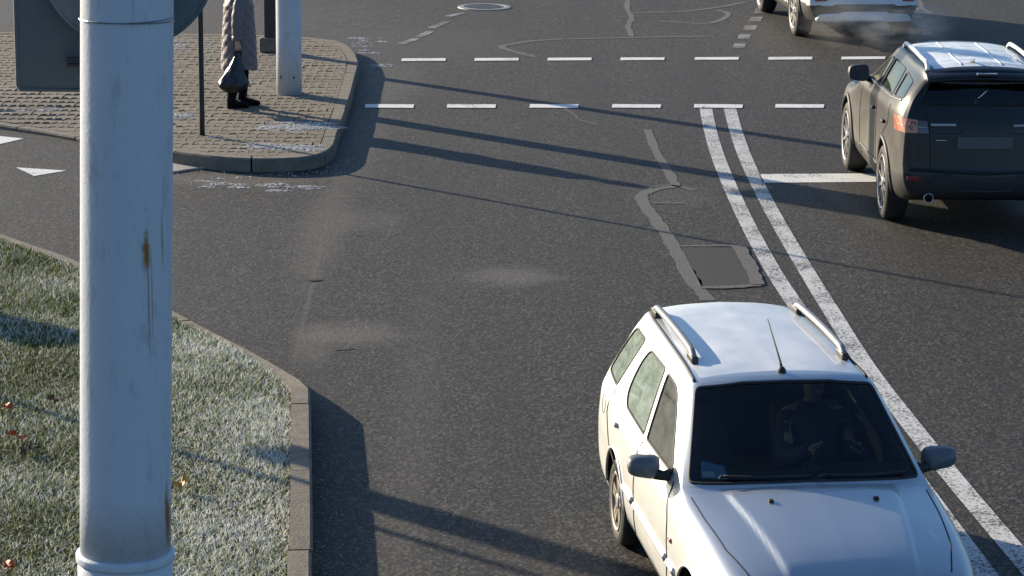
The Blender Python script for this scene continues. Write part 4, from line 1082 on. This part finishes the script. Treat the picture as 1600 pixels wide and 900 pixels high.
C.line('tailgate_seam', [(-.525, .62), (0, .615), (.525, .62)], 'y', -1, .0055, M['seamline'])
C.line('tailgate_edge', [(-.58, 1.225), (0, 1.23), (.58, 1.225)], 'y', -1, .007, M['black'], lift=.002)
for a, b in ((-.50, -.27), (.27, .50)): C.line('tailgate_trim', [(a, 1.045), (b, 1.05)], 'y', -1, .014, M['silvertrim'], lift=.004)
C.line('badge', [(-.45, .905), (-.36, .905)], 'y', -1, .006, M['chrome'], lift=.003)
C.line('bumper_step', [(-.70, .63), (0, .60), (.70, .63)], 'y', -1, .014, M['black'], lift=.004)
C.line('tow_cover', [(-.28, .44), (0, .43), (.28, .44)], 'y', -1, .012, M['cladding'], lift=.006)
p = C.proj((0, .89), 'y', -1); MB().box(p+Vector((.0, -.012, 0)), (.52, .014, .114)).build('number_plate', M['plate'], C.root, bevel=.004)
# roof spoiler with brake light
P = []
for x in np.linspace(-.545, .545, 17):
    q = 1-(abs(x)/.545)**4; zt = 1.53-.035*(x/.545)**2
    P.append([Vector((x, -.50, zt+.022)), Vector((x, -.64, zt+.012)), Vector((x, -.80+.05*(1-q), zt-.022)), Vector((x, -.815+.05*(1-q), zt-.045)), Vector((x, -.79+.05*(1-q), zt-.060)), Vector((x, -.60, zt-.06))])
sp_ = MB().grid(P).build('spoiler', M['black'], C.root, True)
MB().box((0, -.775, 1.527), (.20, .085, .026)).build('brake_light', M['lamp_smoke'], sp_, bevel=.01)
P2 = [[p[1]+Vector((0, .02, .003)), p[2]+Vector((0, .035, .005))] for p in P[3:14]]
MB().grid(P2).build('spoiler_frost', M['roof_frost'], sp_, True)
for a in ((-.07, -.44),):
    pz = C.proj(a, 'z', 1); Q = [[pz+Vector((dx*(1-k/6), .10-.17*k/6+.0, .055*(k/6)**.8*(1-abs(dx)/.025*.6))) for dx in (-.025, -.012, 0, .012, .025)] for k in range(7)]
    MB().grid(Q).build('roof_aerial', M['black'], C.root, True)
C.line('rear_wiper', [(-.06, 1.29), (.03, 1.37)], 'y', -1, .009, M['chrome'], lift=.012)
seat(C.root, .36, .85, .55, M['interior']); seat(C.root, -.36, .85, .55, M['interior']); seat(C.root, 0, 0.05, .55, M['interior'], w=1.2, head=False)
for x in (-.36, .36): MB().box((x, -.42, 1.20), (.24, .09, .16)).build('headrest', M['interior'], C.root, True, bevel=.04)
MB().box((0, 1.75, .98), (1.3, .4, .22)).build('dashboard', M['dash'], C.root, bevel=.08)
MB().box((0, .7, .34), (1.3, 2.6, .04)).build('cabin_floor', M['interior'], C.root)

# ------------------------------------------------------------------ white SUV
K = .88
def shift(rings, zs): return rings
wht = sc_([
 ring(3.45, [(0,.28),(.55,.28),(.66,.34),(.70,.50),(.70,.68),(.67,.80),(.62,.87),(.55,.90),(.42,.92),(.2,.935),(0,.94)]),
 ring(3.28, [(0,.25),(.68,.25),(.80,.32),(.86,.50),(.87,.70),(.84,.84),(.78,.92),(.66,.95),(.5,.975),(.25,.99),(0,.995)]),
 ring(2.65, [(0,.24),(.75,.24),(.87,.32),(.91,.52),(.915,.74),(.89,.91),(.83,.985),(.70,1.015),(.54,1.035),(.27,1.055),(0,1.06)]),
 ring(2.05, [(0,.24),(.75,.24),(.865,.32),(.90,.52),(.905,.75),(.89,.93),(.84,1.01),(.72,1.05),(.58,1.07),(.3,1.09,2.14),(0,1.095,2.16)]),
 ring(1.92, [(0,.24),(.75,.24),(.865,.32),(.895,.52),(.90,.76),(.89,.94),(.845,1.02),(.74,1.06,1.94),(.66,1.08,1.97),(.33,1.10,2.05),(0,1.105,2.07)]),
 ring(1.88, [(0,.24),(.75,.24),(.865,.32),(.895,.52),(.90,.76),(.89,.94),(.847,1.025),(.735,1.08,1.89),(.655,1.10,1.92),(.33,1.12,2.0),(0,1.125,2.02)]),
 ring(1.00, [(0,.24),(.75,.24),(.865,.32),(.89,.52),(.895,.76),(.888,.95),(.85,1.04,.95),(.655,1.48,1.02),(.60,1.55,.98),(.3,1.60,1.04),(0,1.61,1.06)]),
 ring(.35, [(0,.24),(.75,.24),(.865,.32),(.893,.52),(.90,.77),(.89,.96),(.852,1.05),(.65,1.50),(.597,1.57),(.3,1.615),(0,1.625)]),
 ring(-.25, [(0,.26),(.76,.26),(.87,.34),(.905,.53),(.91,.78),(.895,.98),(.845,1.07),(.635,1.49),(.585,1.56),(.29,1.60),(0,1.61)]),
 ring(-.66, [(0,.29),(.72,.29),(.83,.37),(.88,.53),(.885,.78),(.865,.98,-.65),(.80,1.08,-.62),(.60,1.45,-.54),(.56,1.51,-.56),(.28,1.55,-.58),(0,1.56,-.59)]),
 ring(-.84, [(0,.33,-.78),(.68,.33,-.80),(.78,.40,-.85),(.84,.54,-.87),(.845,.70,-.86),(.825,.94,-.82),(.76,1.07,-.77),(.58,1.42,-.60),(.545,1.48,-.63),(.275,1.52,-.65),(0,1.53,-.66)]),
])
loc, th, s_ = place((1240, 55), (1188, 18), 2.65, .79)
car = CarB('white_suv', wht, M['white'], loc, th, (s_, s_, s_), nr=5, nc=8, bulge_r=.09)
tag(car.root, 'white SUV with silver rear skid plate pulling away at the top of the view', 'car'); C = car
C.pane('windscreen', rpoly([(-.60, 1.10), (0, 1.13), (.60, 1.10), (.52, 1.52), (0, 1.58), (-.52, 1.52)], [.03, .01, .03, .03, .01, .03]), 'y', lambda c, n: c.z > 1.05 and .9 < c.y < 2.1 and n.y > .2, M['glass_screen'], 1)
for sx in (1, -1):
    C.pane('side_window', rpoly([(1.55, 1.07), (.72, 1.08), (.72, 1.47), (.95, 1.46), (1.10, 1.40)], [.03, .02, .02, .06, .08]), 'x', side(sx), M['glass_side'], sx)
    C.pane('side_window', rpoly([(.65, 1.085), (-.12, 1.10), (-.36, 1.30), (-.30, 1.44), (.65, 1.475)], [.02, .05, .08, .05, .02]), 'x', side(sx), M['glass_side'], sx)
C.pane('rear_window', rpoly([(-.58, 1.10), (.58, 1.10), (.46, 1.43), (-.46, 1.43)], .05), 'y', lambda c, n: c.y < -.5 and n.y < -.2 and c.z > 1.0, M['glass_dark'], -1)
for sx in (1, -1):
    C.pane('tail_lamp', mir(rpoly([(.42, .86), (.72, .86), (.70, .99), (.46, .97)], .02), sx), 'y', back, M['lamp_red'], -1, .006, .006)
    C.pane('headlight', mir([(.45, .75), (.72, .77), (.72, .87), (.48, .84)], sx), 'y', lambda c, n: c.y > 2.9 and n.y > .15, M['lamp_clear'], 1, .002, .004)
fs = cut(C.bm, [(-.80, .0), (.80, .0), (.80, .50), (.62, .53), (.48, .50), (.40, .545), (-.40, .545), (-.48, .50), (-.62, .53), (-.80, .50)], 'y', lambda c, n: c.y < -.55 and n.y < .3)
bobj('lower_bumper', extract(C.bm, fs, 0), M['cladding'], C.root, True)
fs = [f for f in C.bm.faces if f.calc_center_median().z < (.37 if f.calc_center_median().y > -.42 else .52) and (f.calc_center_median().y < -.42 or abs(f.calc_center_median().x) > .3)]
bobj('sill', extract(C.bm, fs, 0), M['cladding'], C.root, True)
C.arch(2.65, .42, zc=.36, lipmat=M['cladding'], lipr=.028); C.arch(0, .42, zc=.36, lipmat=M['cladding'], lipr=.028)
C.finish()
for sx in (1, -1):
    for y in (2.65, 0): wheel(C.root, .92*K, y, .355, .22, .255, sx, (M['alloy'],), 7, .045, True)
    C.line('door_seam', [(1.62, 1.03), (1.70, .80), (1.68, .36)], 'x', sx, .005, M['seamline'])
    C.line('door_seam', [(.69, 1.06), (.66, .36)], 'x', sx, .005, M['seamline'])
    C.line('window_trim', [(1.55, 1.05), (.7, 1.065), (-.12, 1.085)], 'x', sx, .010, M['chrome'])
    mirror_(C.root, .90, 1.46, 1.10, sx, M['white'], (.20, .14, .155), (.735, 1.50, 1.05))
    P = [C.proj((sx*.50, y), 'z', 1)+Vector((0, 0, h)) for y, h in ((.85, .008), (.78, .04), (.3, .055), (-.3, .04), (-.38, .008))]
    MB().tube(smooth_path(P, 5), .02, 8).build('roof_rail', M['silvertrim'], C.root, True)
    MB().box((sx*.60, -.905, .60), (.17, .02, .035)).build('reflector', M['lamp_red'], C.root, bevel=.006)
# skid plate: a shaped silver band under the bumper
up_ = [(-.66, .335), (-.60, .405), (-.36, .415), (-.29, .445), (.29, .445), (.36, .415), (.60, .405), (.66, .335)]
v = []; 
for x, z in up_: v += [(x, -.985+.075*(x/.66)**2, z), (x*.99, -.965+.075*(x/.66)**2, .305), (x*.98, -.80, .30), (x, -.80, z)]
f = [[i*4+a, i*4+4+a, i*4+4+(a+1) % 4, i*4+(a+1) % 4] for i in range(len(up_)-1) for a in range(4)]+[[0, 1, 2, 3], [31, 30, 29, 28]]
M['skid'] = plain('pale_silver_plastic', (.60, .63, .66), .45, .0, var=.1)
sk = MB().add(v, f).build('skid_plate', M['skid'], C.root, bevel=.012)
MB().add([(x, -.995, z) for x, z in ((-.27, .325), (.27, .325), (.22, .41), (-.22, .41))]+[(x, -.96, z) for x, z in ((-.27, .325), (.27, .325), (.22, .41), (-.22, .41))], [[0, 1, 2, 3], [4, 7, 6, 5], [0, 4, 5, 1], [1, 5, 6, 2], [2, 6, 7, 3], [3, 7, 4, 0]])  .build('skid_panel', M['skid'], sk, bevel=.008)
ex = MB()
for x in (-.52, -.45): ex.lathe([(-.97, .038), (-.98, .036), (-.97, .031), (-.76, .031)], 20, 'y', (x, 0, .345))
ex.build('exhaust_pipe', M['chrome'], C.root, True)
p = C.proj((0, .78), 'y', -1); MB().box(p+Vector((0, -.012, 0)), (.52, .014, .114)).build('number_plate', M['plate'], C.root, bevel=.004)
seat(C.root, .36, .75, .55, M['interior']); seat(C.root, -.36, .75, .55, M['interior']); seat(C.root, 0, -.05, .55, M['interior'], w=1.2, head=False)
MB().box((0, .7, .34), (1.3, 2.6, .04)).build('cabin_floor', M['interior'], C.root)
MB().box((0, 1.68, .96), (1.3, .4, .22)).build('dashboard', M['dash'], C.root, bevel=.08)
# ------------------------------------------------------------------ woman on the pavement
def coat_mat():
    t = NT('quilted_mauve_coat'); v = t.coord(); n = t.noise(v, 7, 4)
    t.set(Base_Color=t.mix(n, (.115, .088, .096), (.165, .128, .136)), Roughness=.5, Sheen_Weight=.15); t.bump(t.noise(v, 45, 3), .3, .006); return t.m
M['coat'] = coat_mat(); M['boots'] = plain('black_boots', (.006, .006, .007), .8, spec=.15); M['tights'] = plain('black_tights', (.008, .008, .009), .9, spec=.1)
M['skin'] = plain('skin', (.48, .30, .23), .55, var=.1); M['hat'] = plain('knitted_hat', (.12, .09, .10), .9, var=.3, sc=40); M['bag'] = plain('dark_plastic_bag', (.010, .011, .014), .35, var=.3, sc=8, bump=.6, bsc=14)
M['eye'] = plain('eye', (.03, .025, .02), .3); M['lips'] = plain('lips', (.38, .16, .15), .5)
wp = G(375, 167, PZ)
per = empty('person', (wp.x, wp.y, PZ), R_(14)); tag(per, 'woman in long mauve quilted coat and black boots holding a dark bag', 'person')
# local: x = facing direction, y = her left
J = dict(pel=(0, 0, .86), sp=(0, 0, 1.05), ch=(.01, 0, 1.25), nk=(.02, 0, 1.40), hb=(.035, 0, 1.46), hm=(.05, 0, 1.54), ht=(.045, 0, 1.62),
 hl=(.01, .085, .82), kl=(.06, .085, .45), al=(.055, .085, .10), fl=(.17, .085, .05),
 hr=(-.01, -.085, .82), kr=(-.045, -.085, .45), ar=(-.10, -.085, .10), fr=(.01, -.085, .05),
 sl=(.01, .16, 1.34), el=(-.03, .21, 1.09), wl=(.10, .17, .92), pl=(.14, .15, .89),
 sr=(.01, -.16, 1.34), er=(-.05, -.215, 1.07), wr=(-.055, -.235, .83), pr=(-.05, -.24, .775))
RAD = dict(pel=.13, sp=.12, ch=.13, nk=.05, hb=.055, hm=.085, ht=.06, hl=.08, kl=.055, al=.04, fl=.035, hr=.08, kr=.055, ar=.04, fr=.035, sl=.06, el=.042, wl=.028, pl=.032, sr=.06, er=.042, wr=.028, pr=.034)
E_ = [('pel', 'sp'), ('sp', 'ch'), ('ch', 'nk'), ('nk', 'hb'), ('hb', 'hm'), ('hm', 'ht'), ('pel', 'hl'), ('hl', 'kl'), ('kl', 'al'), ('al', 'fl'), ('pel', 'hr'), ('hr', 'kr'), ('kr', 'ar'), ('ar', 'fr'), ('ch', 'sl'), ('sl', 'el'), ('el', 'wl'), ('wl', 'pl'), ('ch', 'sr'), ('sr', 'er'), ('er', 'wr'), ('wr', 'pr')]
names = list(J); vs = [J[n] for n in names]; rs = [RAD[n] for n in names]; es = [(names.index(a), names.index(b)) for a, b in E_]
def finger(root, path, r):
    prev = names.index(root)
    for k, p in enumerate(path):
        vs.append(p); rs.append(r*(1-.12*k)); es.append((prev, len(vs)-1)); prev = len(vs)-1
for k, (dx, L) in enumerate(((.026, .055), (.009, .062), (-.009, .058), (-.026, .046))):
    finger('pr', [(-.05+dx, -.252, .745), (-.05+dx, -.245, .745-L*.5), (-.05+dx, -.222, .75-L*.6)], .009)
    finger('pl', [(.165, .135+dx*.6, .885-dx*.4), (.19, .12+dx*.6, .87-dx*.4), (.20, .105+dx*.6, .855-dx*.4)], .009)
finger('pr', [(-.018, -.235, .765), (-.012, -.222, .74)], .010); finger('pl', [(.15, .155, .915), (.175, .145, .915)], .010)
me = bpy.data.meshes.new('body'); me.from_pydata(vs, es, []); me.update(); bo = link(bpy.data.objects.new('body', me), per)
sk_ = bo.modifiers.new('skin', 'SKIN'); sk_.use_smooth_shade = True
for i, d in enumerate(me.skin_vertices[0].data):
    d.radius = (rs[i], rs[i]); d.use_root = (i == 0)
su = bo.modifiers.new('sub', 'SUBSURF'); su.levels = 1; su.render_levels = 1
me.materials.append(M['skin'])
def legging(h, k, a, nm='tights'):
    P = smooth_path([h, k, a], 6); n = len(P); return MB().tube(P, [.088-.045*i/(n-1) for i in range(n)], 14).build(nm, M['tights'], per, True)
legging((.01, .085, .80), (.06, .085, .45), (.055, .085, .12)); legging((-.01, -.085, .80), (-.045, -.085, .45), (-.10, -.085, .12))
def boot(ax, y, toe=1.0):
    P = []
    # cross-sections from heel-back to toe, then a shaft tube
    secs = [(-.075, .028, .10), (-.055, .040, .12), (0, .043, .13), (.06, .042, .085), (.12, .046, .062), (.165, .040, .05), (.195, .018, .035)]
    for (x, wv, hh) in secs:
        P.append([Vector((ax+x, y+wv*math.sin(t_), .012+hh*max(0, .5+.5*math.cos(t_))**.7)) for t_ in [2*math.pi*k/16 for k in range(17)]])
    mb = MB().grid(P); c0 = len(mb.v)
    mb.add([P[0][k] for k in range(16)], [list(range(16))]); mb.add([P[-1][k] for k in range(16)], [list(range(16))])
    mb.tube([(ax-.022, y, .06), (ax-.018, y, .14), (ax-.012, y, .21), (ax-.006, y, .26)], [.055, .054, .060, .066], 16)
    b = mb.build('boot', M['boots'], per, True)
    MB().box((ax-.045, y, .022), (.06, .066, .044)).build('heel', M['boots'], b, bevel=.006)
    MB().box((ax+.085, y, .008), (.20, .08, .016)).build('sole', M['boots'], b, bevel=.005)
boot(.06, .085); boot(-.095, -.085)
# coat: quilted shell with sleeves
mb = MB(); P = []; nz, na = 60, 72
prof = [(.47, .205, .23), (.60, .20, .22), (.80, .195, .215), (.95, .185, .205), (1.08, .175, .20), (1.22, .17, .21), (1.31, .14, .20), (1.37, .10, .14), (1.42, .07, .075)]
zs = [p[0] for p in prof]
for i in range(nz+1):
    z = .47+(1.42-.47)*i/nz; rx = np.interp(z, zs, [p[1] for p in prof]); ry = np.interp(z, zs, [p[2] for p in prof]); row = []
    for k in range(na+1):
        a = 2*math.pi*k/na
        q = abs(math.sin(9*a/2+z*22))*abs(math.sin(9*a/2-z*22))          # diamond quilting
        o = .015*q**.5+.012*math.sin(5*a+z*9)*max(0, (.85-z))
        row.append(Vector(((rx+o)*math.cos(a)+.012*max(0, .9-z)*math.cos(a), (ry+o)*math.sin(a), z+(.012*math.sin(3*a) if i == 0 else 0))))
    P.append(row)
mb.grid(P)
def sleeve(pts, r0, r1):
    Q = smooth_path(pts, 10); n = len(Q)
    mb.tube(Q, [(r0+(r1-r0)*i/(n-1))*(1+.06*math.sin(i*1.7)) for i in range(n)], 18)
sleeve([(.01, -.15, 1.34), (-.05, -.222, 1.07), (-.056, -.236, .845)], .085, .056)
sleeve([(.01, .15, 1.34), (-.03, .215, 1.09), (.09, .175, .93)], .085, .058)
mb.build('coat', M['coat'], per, True)
MB().tube([(-.056, -.236, .89), (-.056, -.237, .835)], [.064, .064], 18).build('cuff', M['coat'], per, True)
MB().tube([Vector((.02+.085*math.cos(a), .09*math.sin(a), 1.40)) for a in [2*math.pi*k/24 for k in range(24)]], .035, 10, closed=True).build('collar', M['coat'], per, True)
# face, hair, hat (above the picture's edge)
MB().tube([(.125, 0, 1.56), (.152, 0, 1.53), (.135, 0, 1.515)], [.008, .013, .010], 8).build('nose', M['skin'], per, True)
for s in (1, -1):
    MB().lathe([(-.012, .001), (-.008, .009), (0, .012), (.008, .009), (.012, .001)], 12, 'z', (.118, s*.032, 1.555)).build('eye', M['eye'], per, True)
    MB().lathe([(-.026, .004), (0, .014), (.026, .004)], 10, 'z', (.04, s*.088, 1.545)).build('ear', M['skin'], per, True)
MB().tube([(.125, -.022, 1.485), (.134, 0, 1.486), (.125, .022, 1.485)], [.004, .007, .004], 8).build('mouth', M['lips'], per, True)
H_ = []
for i in range(9):
    z = 1.50+.155*i/8; rr = .108*math.sqrt(max(0, 1-((z-1.50)/.16)**2.6))+.004
    H_.append([Vector((.025+rr*1.05*math.cos(a)*(1 if math.cos(a) < .3 or z > 1.58 else .8), rr*.95*math.sin(a), z+(.06 if math.cos(a) > .3 and i < 4 else 0))) for a in [2*math.pi*k/24 for k in range(25)]])
MB().grid(H_).build('hat', M['hat'], per, True)
# bag in her right hand
hand = Matrix.Rotation(R_(14), 4, 'Z') @ Vector((-.05, -.245, .735))
bg = empty('carrier_bag', (wp.x+hand.x-.045, wp.y+hand.y-.02, PZ+.0)); bg.location.z = PZ+.22; tag(bg, 'dark plastic carrier bag hanging from the woman\'s hand', 'bag')
P = []
for i in range(22):
    t = i/21; z = .47*t; wv = .172*min(1, (t+.06)/.22)**.6*(1 if t < .22 else 1-((t-.22)/.78)**.9*.93)+.006; dp = wv*.62
    row = []
    for k in range(37):
        a = 2*math.pi*k/36; o = 1+.07*math.sin(5*a+9*t)+.05*math.sin(11*a-14*t)+.04*math.sin(17*a+5*t)
        row.append(Vector((wv*o*math.cos(a)-.03*(1-t)+.045*t, dp*o*math.sin(a)+.02*t, z)))
    P.append(row)
b = MB().grid(P); b.add(P[0][:-1], [list(range(36))[::-1]]); b.build('sack', M['bag'], bg, True)
for s in (1, -1): MB().tube([(s*.03+.04, .02, .44), (s*.022+.045, .022, .50), (s*.006+.045, .024, .525)], [.022, .014, .010], 8, flat=.5).build('handle', M['bag'], bg, True)


# driver of the silver car
M['jacket'] = plain('dark_blue_jacket', (.05, .055, .085), .85, var=.3, sc=20); M['hair'] = plain('brown_hair', (.035, .022, .014), .7, var=.3, sc=40)
CR = bpy.data.objects['silver_estate_car']
dr = empty('person', CR.location, CR.rotation_euler.z, CR.scale); tag(dr, 'driver in a dark jacket behind the wheel of the silver car', 'person')
J = dict(pel=(-.36, .70, .56), sp=(-.36, .62, .74), ch=(-.36, .54, .94), nk=(-.36, .52, 1.07), hb=(-.36, .55, 1.12), hm=(-.36, .57, 1.20), ht=(-.36, .56, 1.285),
 sl=(-.53, .56, 1.00), el=(-.58, .80, .80), wl=(-.49, 1.10, .93), pl=(-.475, 1.17, .96), sr=(-.19, .56, 1.00), er=(-.14, .80, .80), wr=(-.23, 1.10, .93), pr=(-.245, 1.17, .96),
 kl=(-.46, 1.12, .60), fl=(-.46, 1.45, .30), kr=(-.26, 1.12, .60), fr=(-.26, 1.45, .30))
RAD = dict(pel=.13, sp=.12, ch=.13, nk=.05, hb=.055, hm=.085, ht=.055, sl=.06, el=.042, wl=.028, pl=.032, sr=.06, er=.042, wr=.028, pr=.032, kl=.065, fl=.04, kr=.065, fr=.04)
E_ = [('pel', 'sp'), ('sp', 'ch'), ('ch', 'nk'), ('nk', 'hb'), ('hb', 'hm'), ('hm', 'ht'), ('ch', 'sl'), ('sl', 'el'), ('el', 'wl'), ('wl', 'pl'), ('ch', 'sr'), ('sr', 'er'), ('er', 'wr'), ('wr', 'pr'), ('pel', 'kl'), ('kl', 'fl'), ('pel', 'kr'), ('kr', 'fr')]
names = list(J); vs = [J[n] for n in names]; rs = [RAD[n] for n in names]; es = [(names.index(a), names.index(b)) for a, b in E_]
for rt, sx in (('pl', -1), ('pr', 1)):
    bx_, by_, bz_ = J[rt]
    for k in range(4): finger(rt, [(bx_+sx*.012, by_+.03, bz_+.03-.018*k), (bx_+sx*.03, by_+.035, bz_+.025-.018*k), (bx_+sx*.04, by_+.012, bz_+.02-.018*k)], .009)
    finger(rt, [(bx_-sx*.02, by_+.02, bz_+.035), (bx_-sx*.01, by_+.035, bz_+.05)], .010)
me = bpy.data.meshes.new('body'); me.from_pydata(vs, es, []); me.update(); bo = link(bpy.data.objects.new('body', me), dr)
sk_ = bo.modifiers.new('skin', 'SKIN'); sk_.use_smooth_shade = True
for i, d in enumerate(me.skin_vertices[0].data): d.radius = (rs[i], rs[i]); d.use_root = (i == 0)
su = bo.modifiers.new('sub', 'SUBSURF'); su.levels = 1; su.render_levels = 1; me.materials.append(M['skin'])
mb = MB(); mb.tube(smooth_path([(-.36, .72, .50), (-.36, .62, .74), (-.36, .55, .95), (-.36, .53, 1.04), (-.36, .53, 1.09)], 6), [.17]*6+[.185]*6+[.20, .20, .19, .18, .165, .15]+[.13, .115, .10, .09, .08, .075]+[.065], 20)
sleeve([(-.52, .55, .99), (-.585, .80, .80), (-.495, 1.09, .925)], .075, .048); sleeve([(-.20, .55, .99), (-.135, .80, .80), (-.225, 1.09, .925)], .075, .048)
mb.build('jacket', M['jacket'], dr, True)
mb = MB()
for x in (-.46, -.26): mb.tube(smooth_path([(-.36+(x+.36)*.7, .70, .55), (x, 1.12, .60), (x, 1.45, .29)], 6), [.10-.004*k for k in range(13)], 14)
mb.build('trousers', M['tights'], dr, True)
H_ = []
for i in range(10):
    z = 1.17+.15*i/9; rr = .104*math.sqrt(max(0, 1-((z-1.17)/.152)**2.4))+.003
    H_.append([Vector((-.36+rr*.92*math.cos(a), .555+rr*math.sin(a)*(.72 if math.sin(a) > .2 and i < 6 else 1), z+(.05 if math.sin(a) > .2 and i < 5 else 0))) for a in [2*math.pi*k/24 for k in range(25)]])
MB().grid(H_).build('hair', M['hair'], dr, True)
MB().tube([(-.36, .655, 1.20), (-.36, .675, 1.175), (-.36, .66, 1.16)], [.008, .013, .009], 8).build('nose', M['skin'], dr, True)
for q in (1, -1): MB().lathe([(-.01, .001), (0, .011), (.01, .001)], 10, 'z', (-.36+q*.032, .645, 1.20)).build('eye', M['eye'], dr, True)
MB().tube([(-.382, .645, 1.135), (-.36, .652, 1.134), (-.338, .645, 1.135)], [.004, .007, .004], 8).build('mouth', M['lips'], dr, True)

# ------------------------------------------------------------------ unseen stand-ins added outside the view to throw shadows into it
pc = G(800, 846)+Vector((-math.sin(SUN_AZ), math.cos(SUN_AZ), 0))*9.0  # made-up post and board, placed for the foreground shadow band
hs = empty('shadow_post', (pc.x-.15, pc.y-.4, verge_z(0, pc.y)-.02)); tag(hs, 'added unseen post and board left of the view that shade the road', 'sign')
MB().tube([(0, 0, k*.4) for k in range(9)], .035, 16).build('post', M['darkpost'], hs, True)
MB().tube([(0, 0, 3.05), (.15, .4, 3.05)], .025, 10).build('arm', M['darkpost'], hs, True)
MB().box((.15, .4, 2.55), (.28, .22, 1.05)).build('board', M['signback2'], hs, bevel=.02)
cb = G(112, 552)+Vector((-math.sin(SUN_AZ), math.cos(SUN_AZ), 0))*3.4  # made-up box, placed so its shadow falls on the grass
cbx = empty('shadow_box', (cb.x, cb.y, verge_z(0, cb.y)-.02)); tag(cbx, 'added unseen cabinet standing on the verge left of the view', 'blocker')
MB().box((0, 0, .50), (.55, .35, .96)).build('housing', M['signback2'], cbx, bevel=.02)
MB().box((0, 0, 1.0), (.60, .40, .05)).build('lid', M['signback'], cbx, bevel=.01)
MB().box((0, -.18, .50), (.48, .012, .84)).build('door', M['signback2'], cbx, bevel=.005)
# ------------------------------------------------------------------ exhaust vapour
vc = G(1335, 62)
t = NT('exhaust_vapour'); t.t.nodes.remove(t.b); v = t.n('ShaderNodeTexCoord').outputs['Generated']
pv_ = t.n('ShaderNodeVolumePrincipled'); pv_.inputs['Color'].default_value = (.95, .95, .95, 1)
mp = t.n('ShaderNodeVectorMath', operation='SUBTRACT'); t.l(v, mp.inputs[0]); mp.inputs[1].default_value = (.5, .5, .5)
ln_ = t.n('ShaderNodeVectorMath', operation='LENGTH'); t.l(mp.outputs[0], ln_.inputs[0])
fall = t.ramp(ln_.outputs['Value'], [(.1, 1), (.48, 0)])
nn = t.ramp(t.noise(v, 4.5, 4, .6), [(.42, 0), (.75, 1)])
t.l(t.math('MULTIPLY', t.math('MULTIPLY', fall, nn), 1.1), pv_.inputs['Density'])
t.l(pv_.outputs[0], t.out.inputs['Volume'])
bm = bmesh.new(); bmesh.ops.create_icosphere(bm, subdivisions=3, radius=1)
vp = bobj('exhaust_vapour', bm, t.m); vp.location = (vc.x+.25, vc.y-1.1, .40); vp.scale = (1.35, 1.5, .45)
tag(vp, 'faint pale exhaust vapour drifting behind the white SUV', 'vapour', kind='stuff')

# ------------------------------------------------------------------ loose grit along the kerbs and on the road
mb = MB(); rg = random.Random(9)
def crumb(p, r):
    a = rg.uniform(0, 6.28)
    mb.add([p+Vector((r*math.cos(a+k*2.09)*rg.uniform(.6, 1.3), r*math.sin(a+k*2.09)*rg.uniform(.6, 1.3), 0)) for k in range(3)]+[p+Vector((0, 0, r*rg.uniform(.5, 1)))], [[0, 1, 3], [1, 2, 3], [2, 0, 3], [0, 2, 1]])
for k in range(420):
    i = rg.randrange(6, 17); a, b = island[i], island[i+1]; t_ = rg.random(); d = Vector((b[1]-a[1], -(b[0]-a[0]))).normalized(); u = abs(rg.gauss(0, .35))+.03
    crumb(Vector((a[0]+(b[0]-a[0])*t_+d.x*u, a[1]+(b[1]-a[1])*t_+d.y*u, 0)), rg.uniform(.004, .013))
for k in range(420):
    y = rg.uniform(14.5, 24); x = -np.interp(y, [q[1] for q in gk2][:8], [-q[0] for q in gk2][:8]) if y < 20 else None
    if x is None: continue
    crumb(Vector((x+.02+abs(rg.gauss(0, .22)), y, 0)), rg.uniform(.003, .009))
for k in range(260):
    p = G(rg.uniform(280, 1600), rg.uniform(10, 900)); crumb(p, rg.uniform(.003, .008))
M['grit'] = plain('pale_grit', (.42, .38, .32), .9, var=.6, sc=30)
o = mb.build('grit', M['grit']); tag(o, 'loose pale grit scattered along the kerbs', 'grit', kind='stuff')
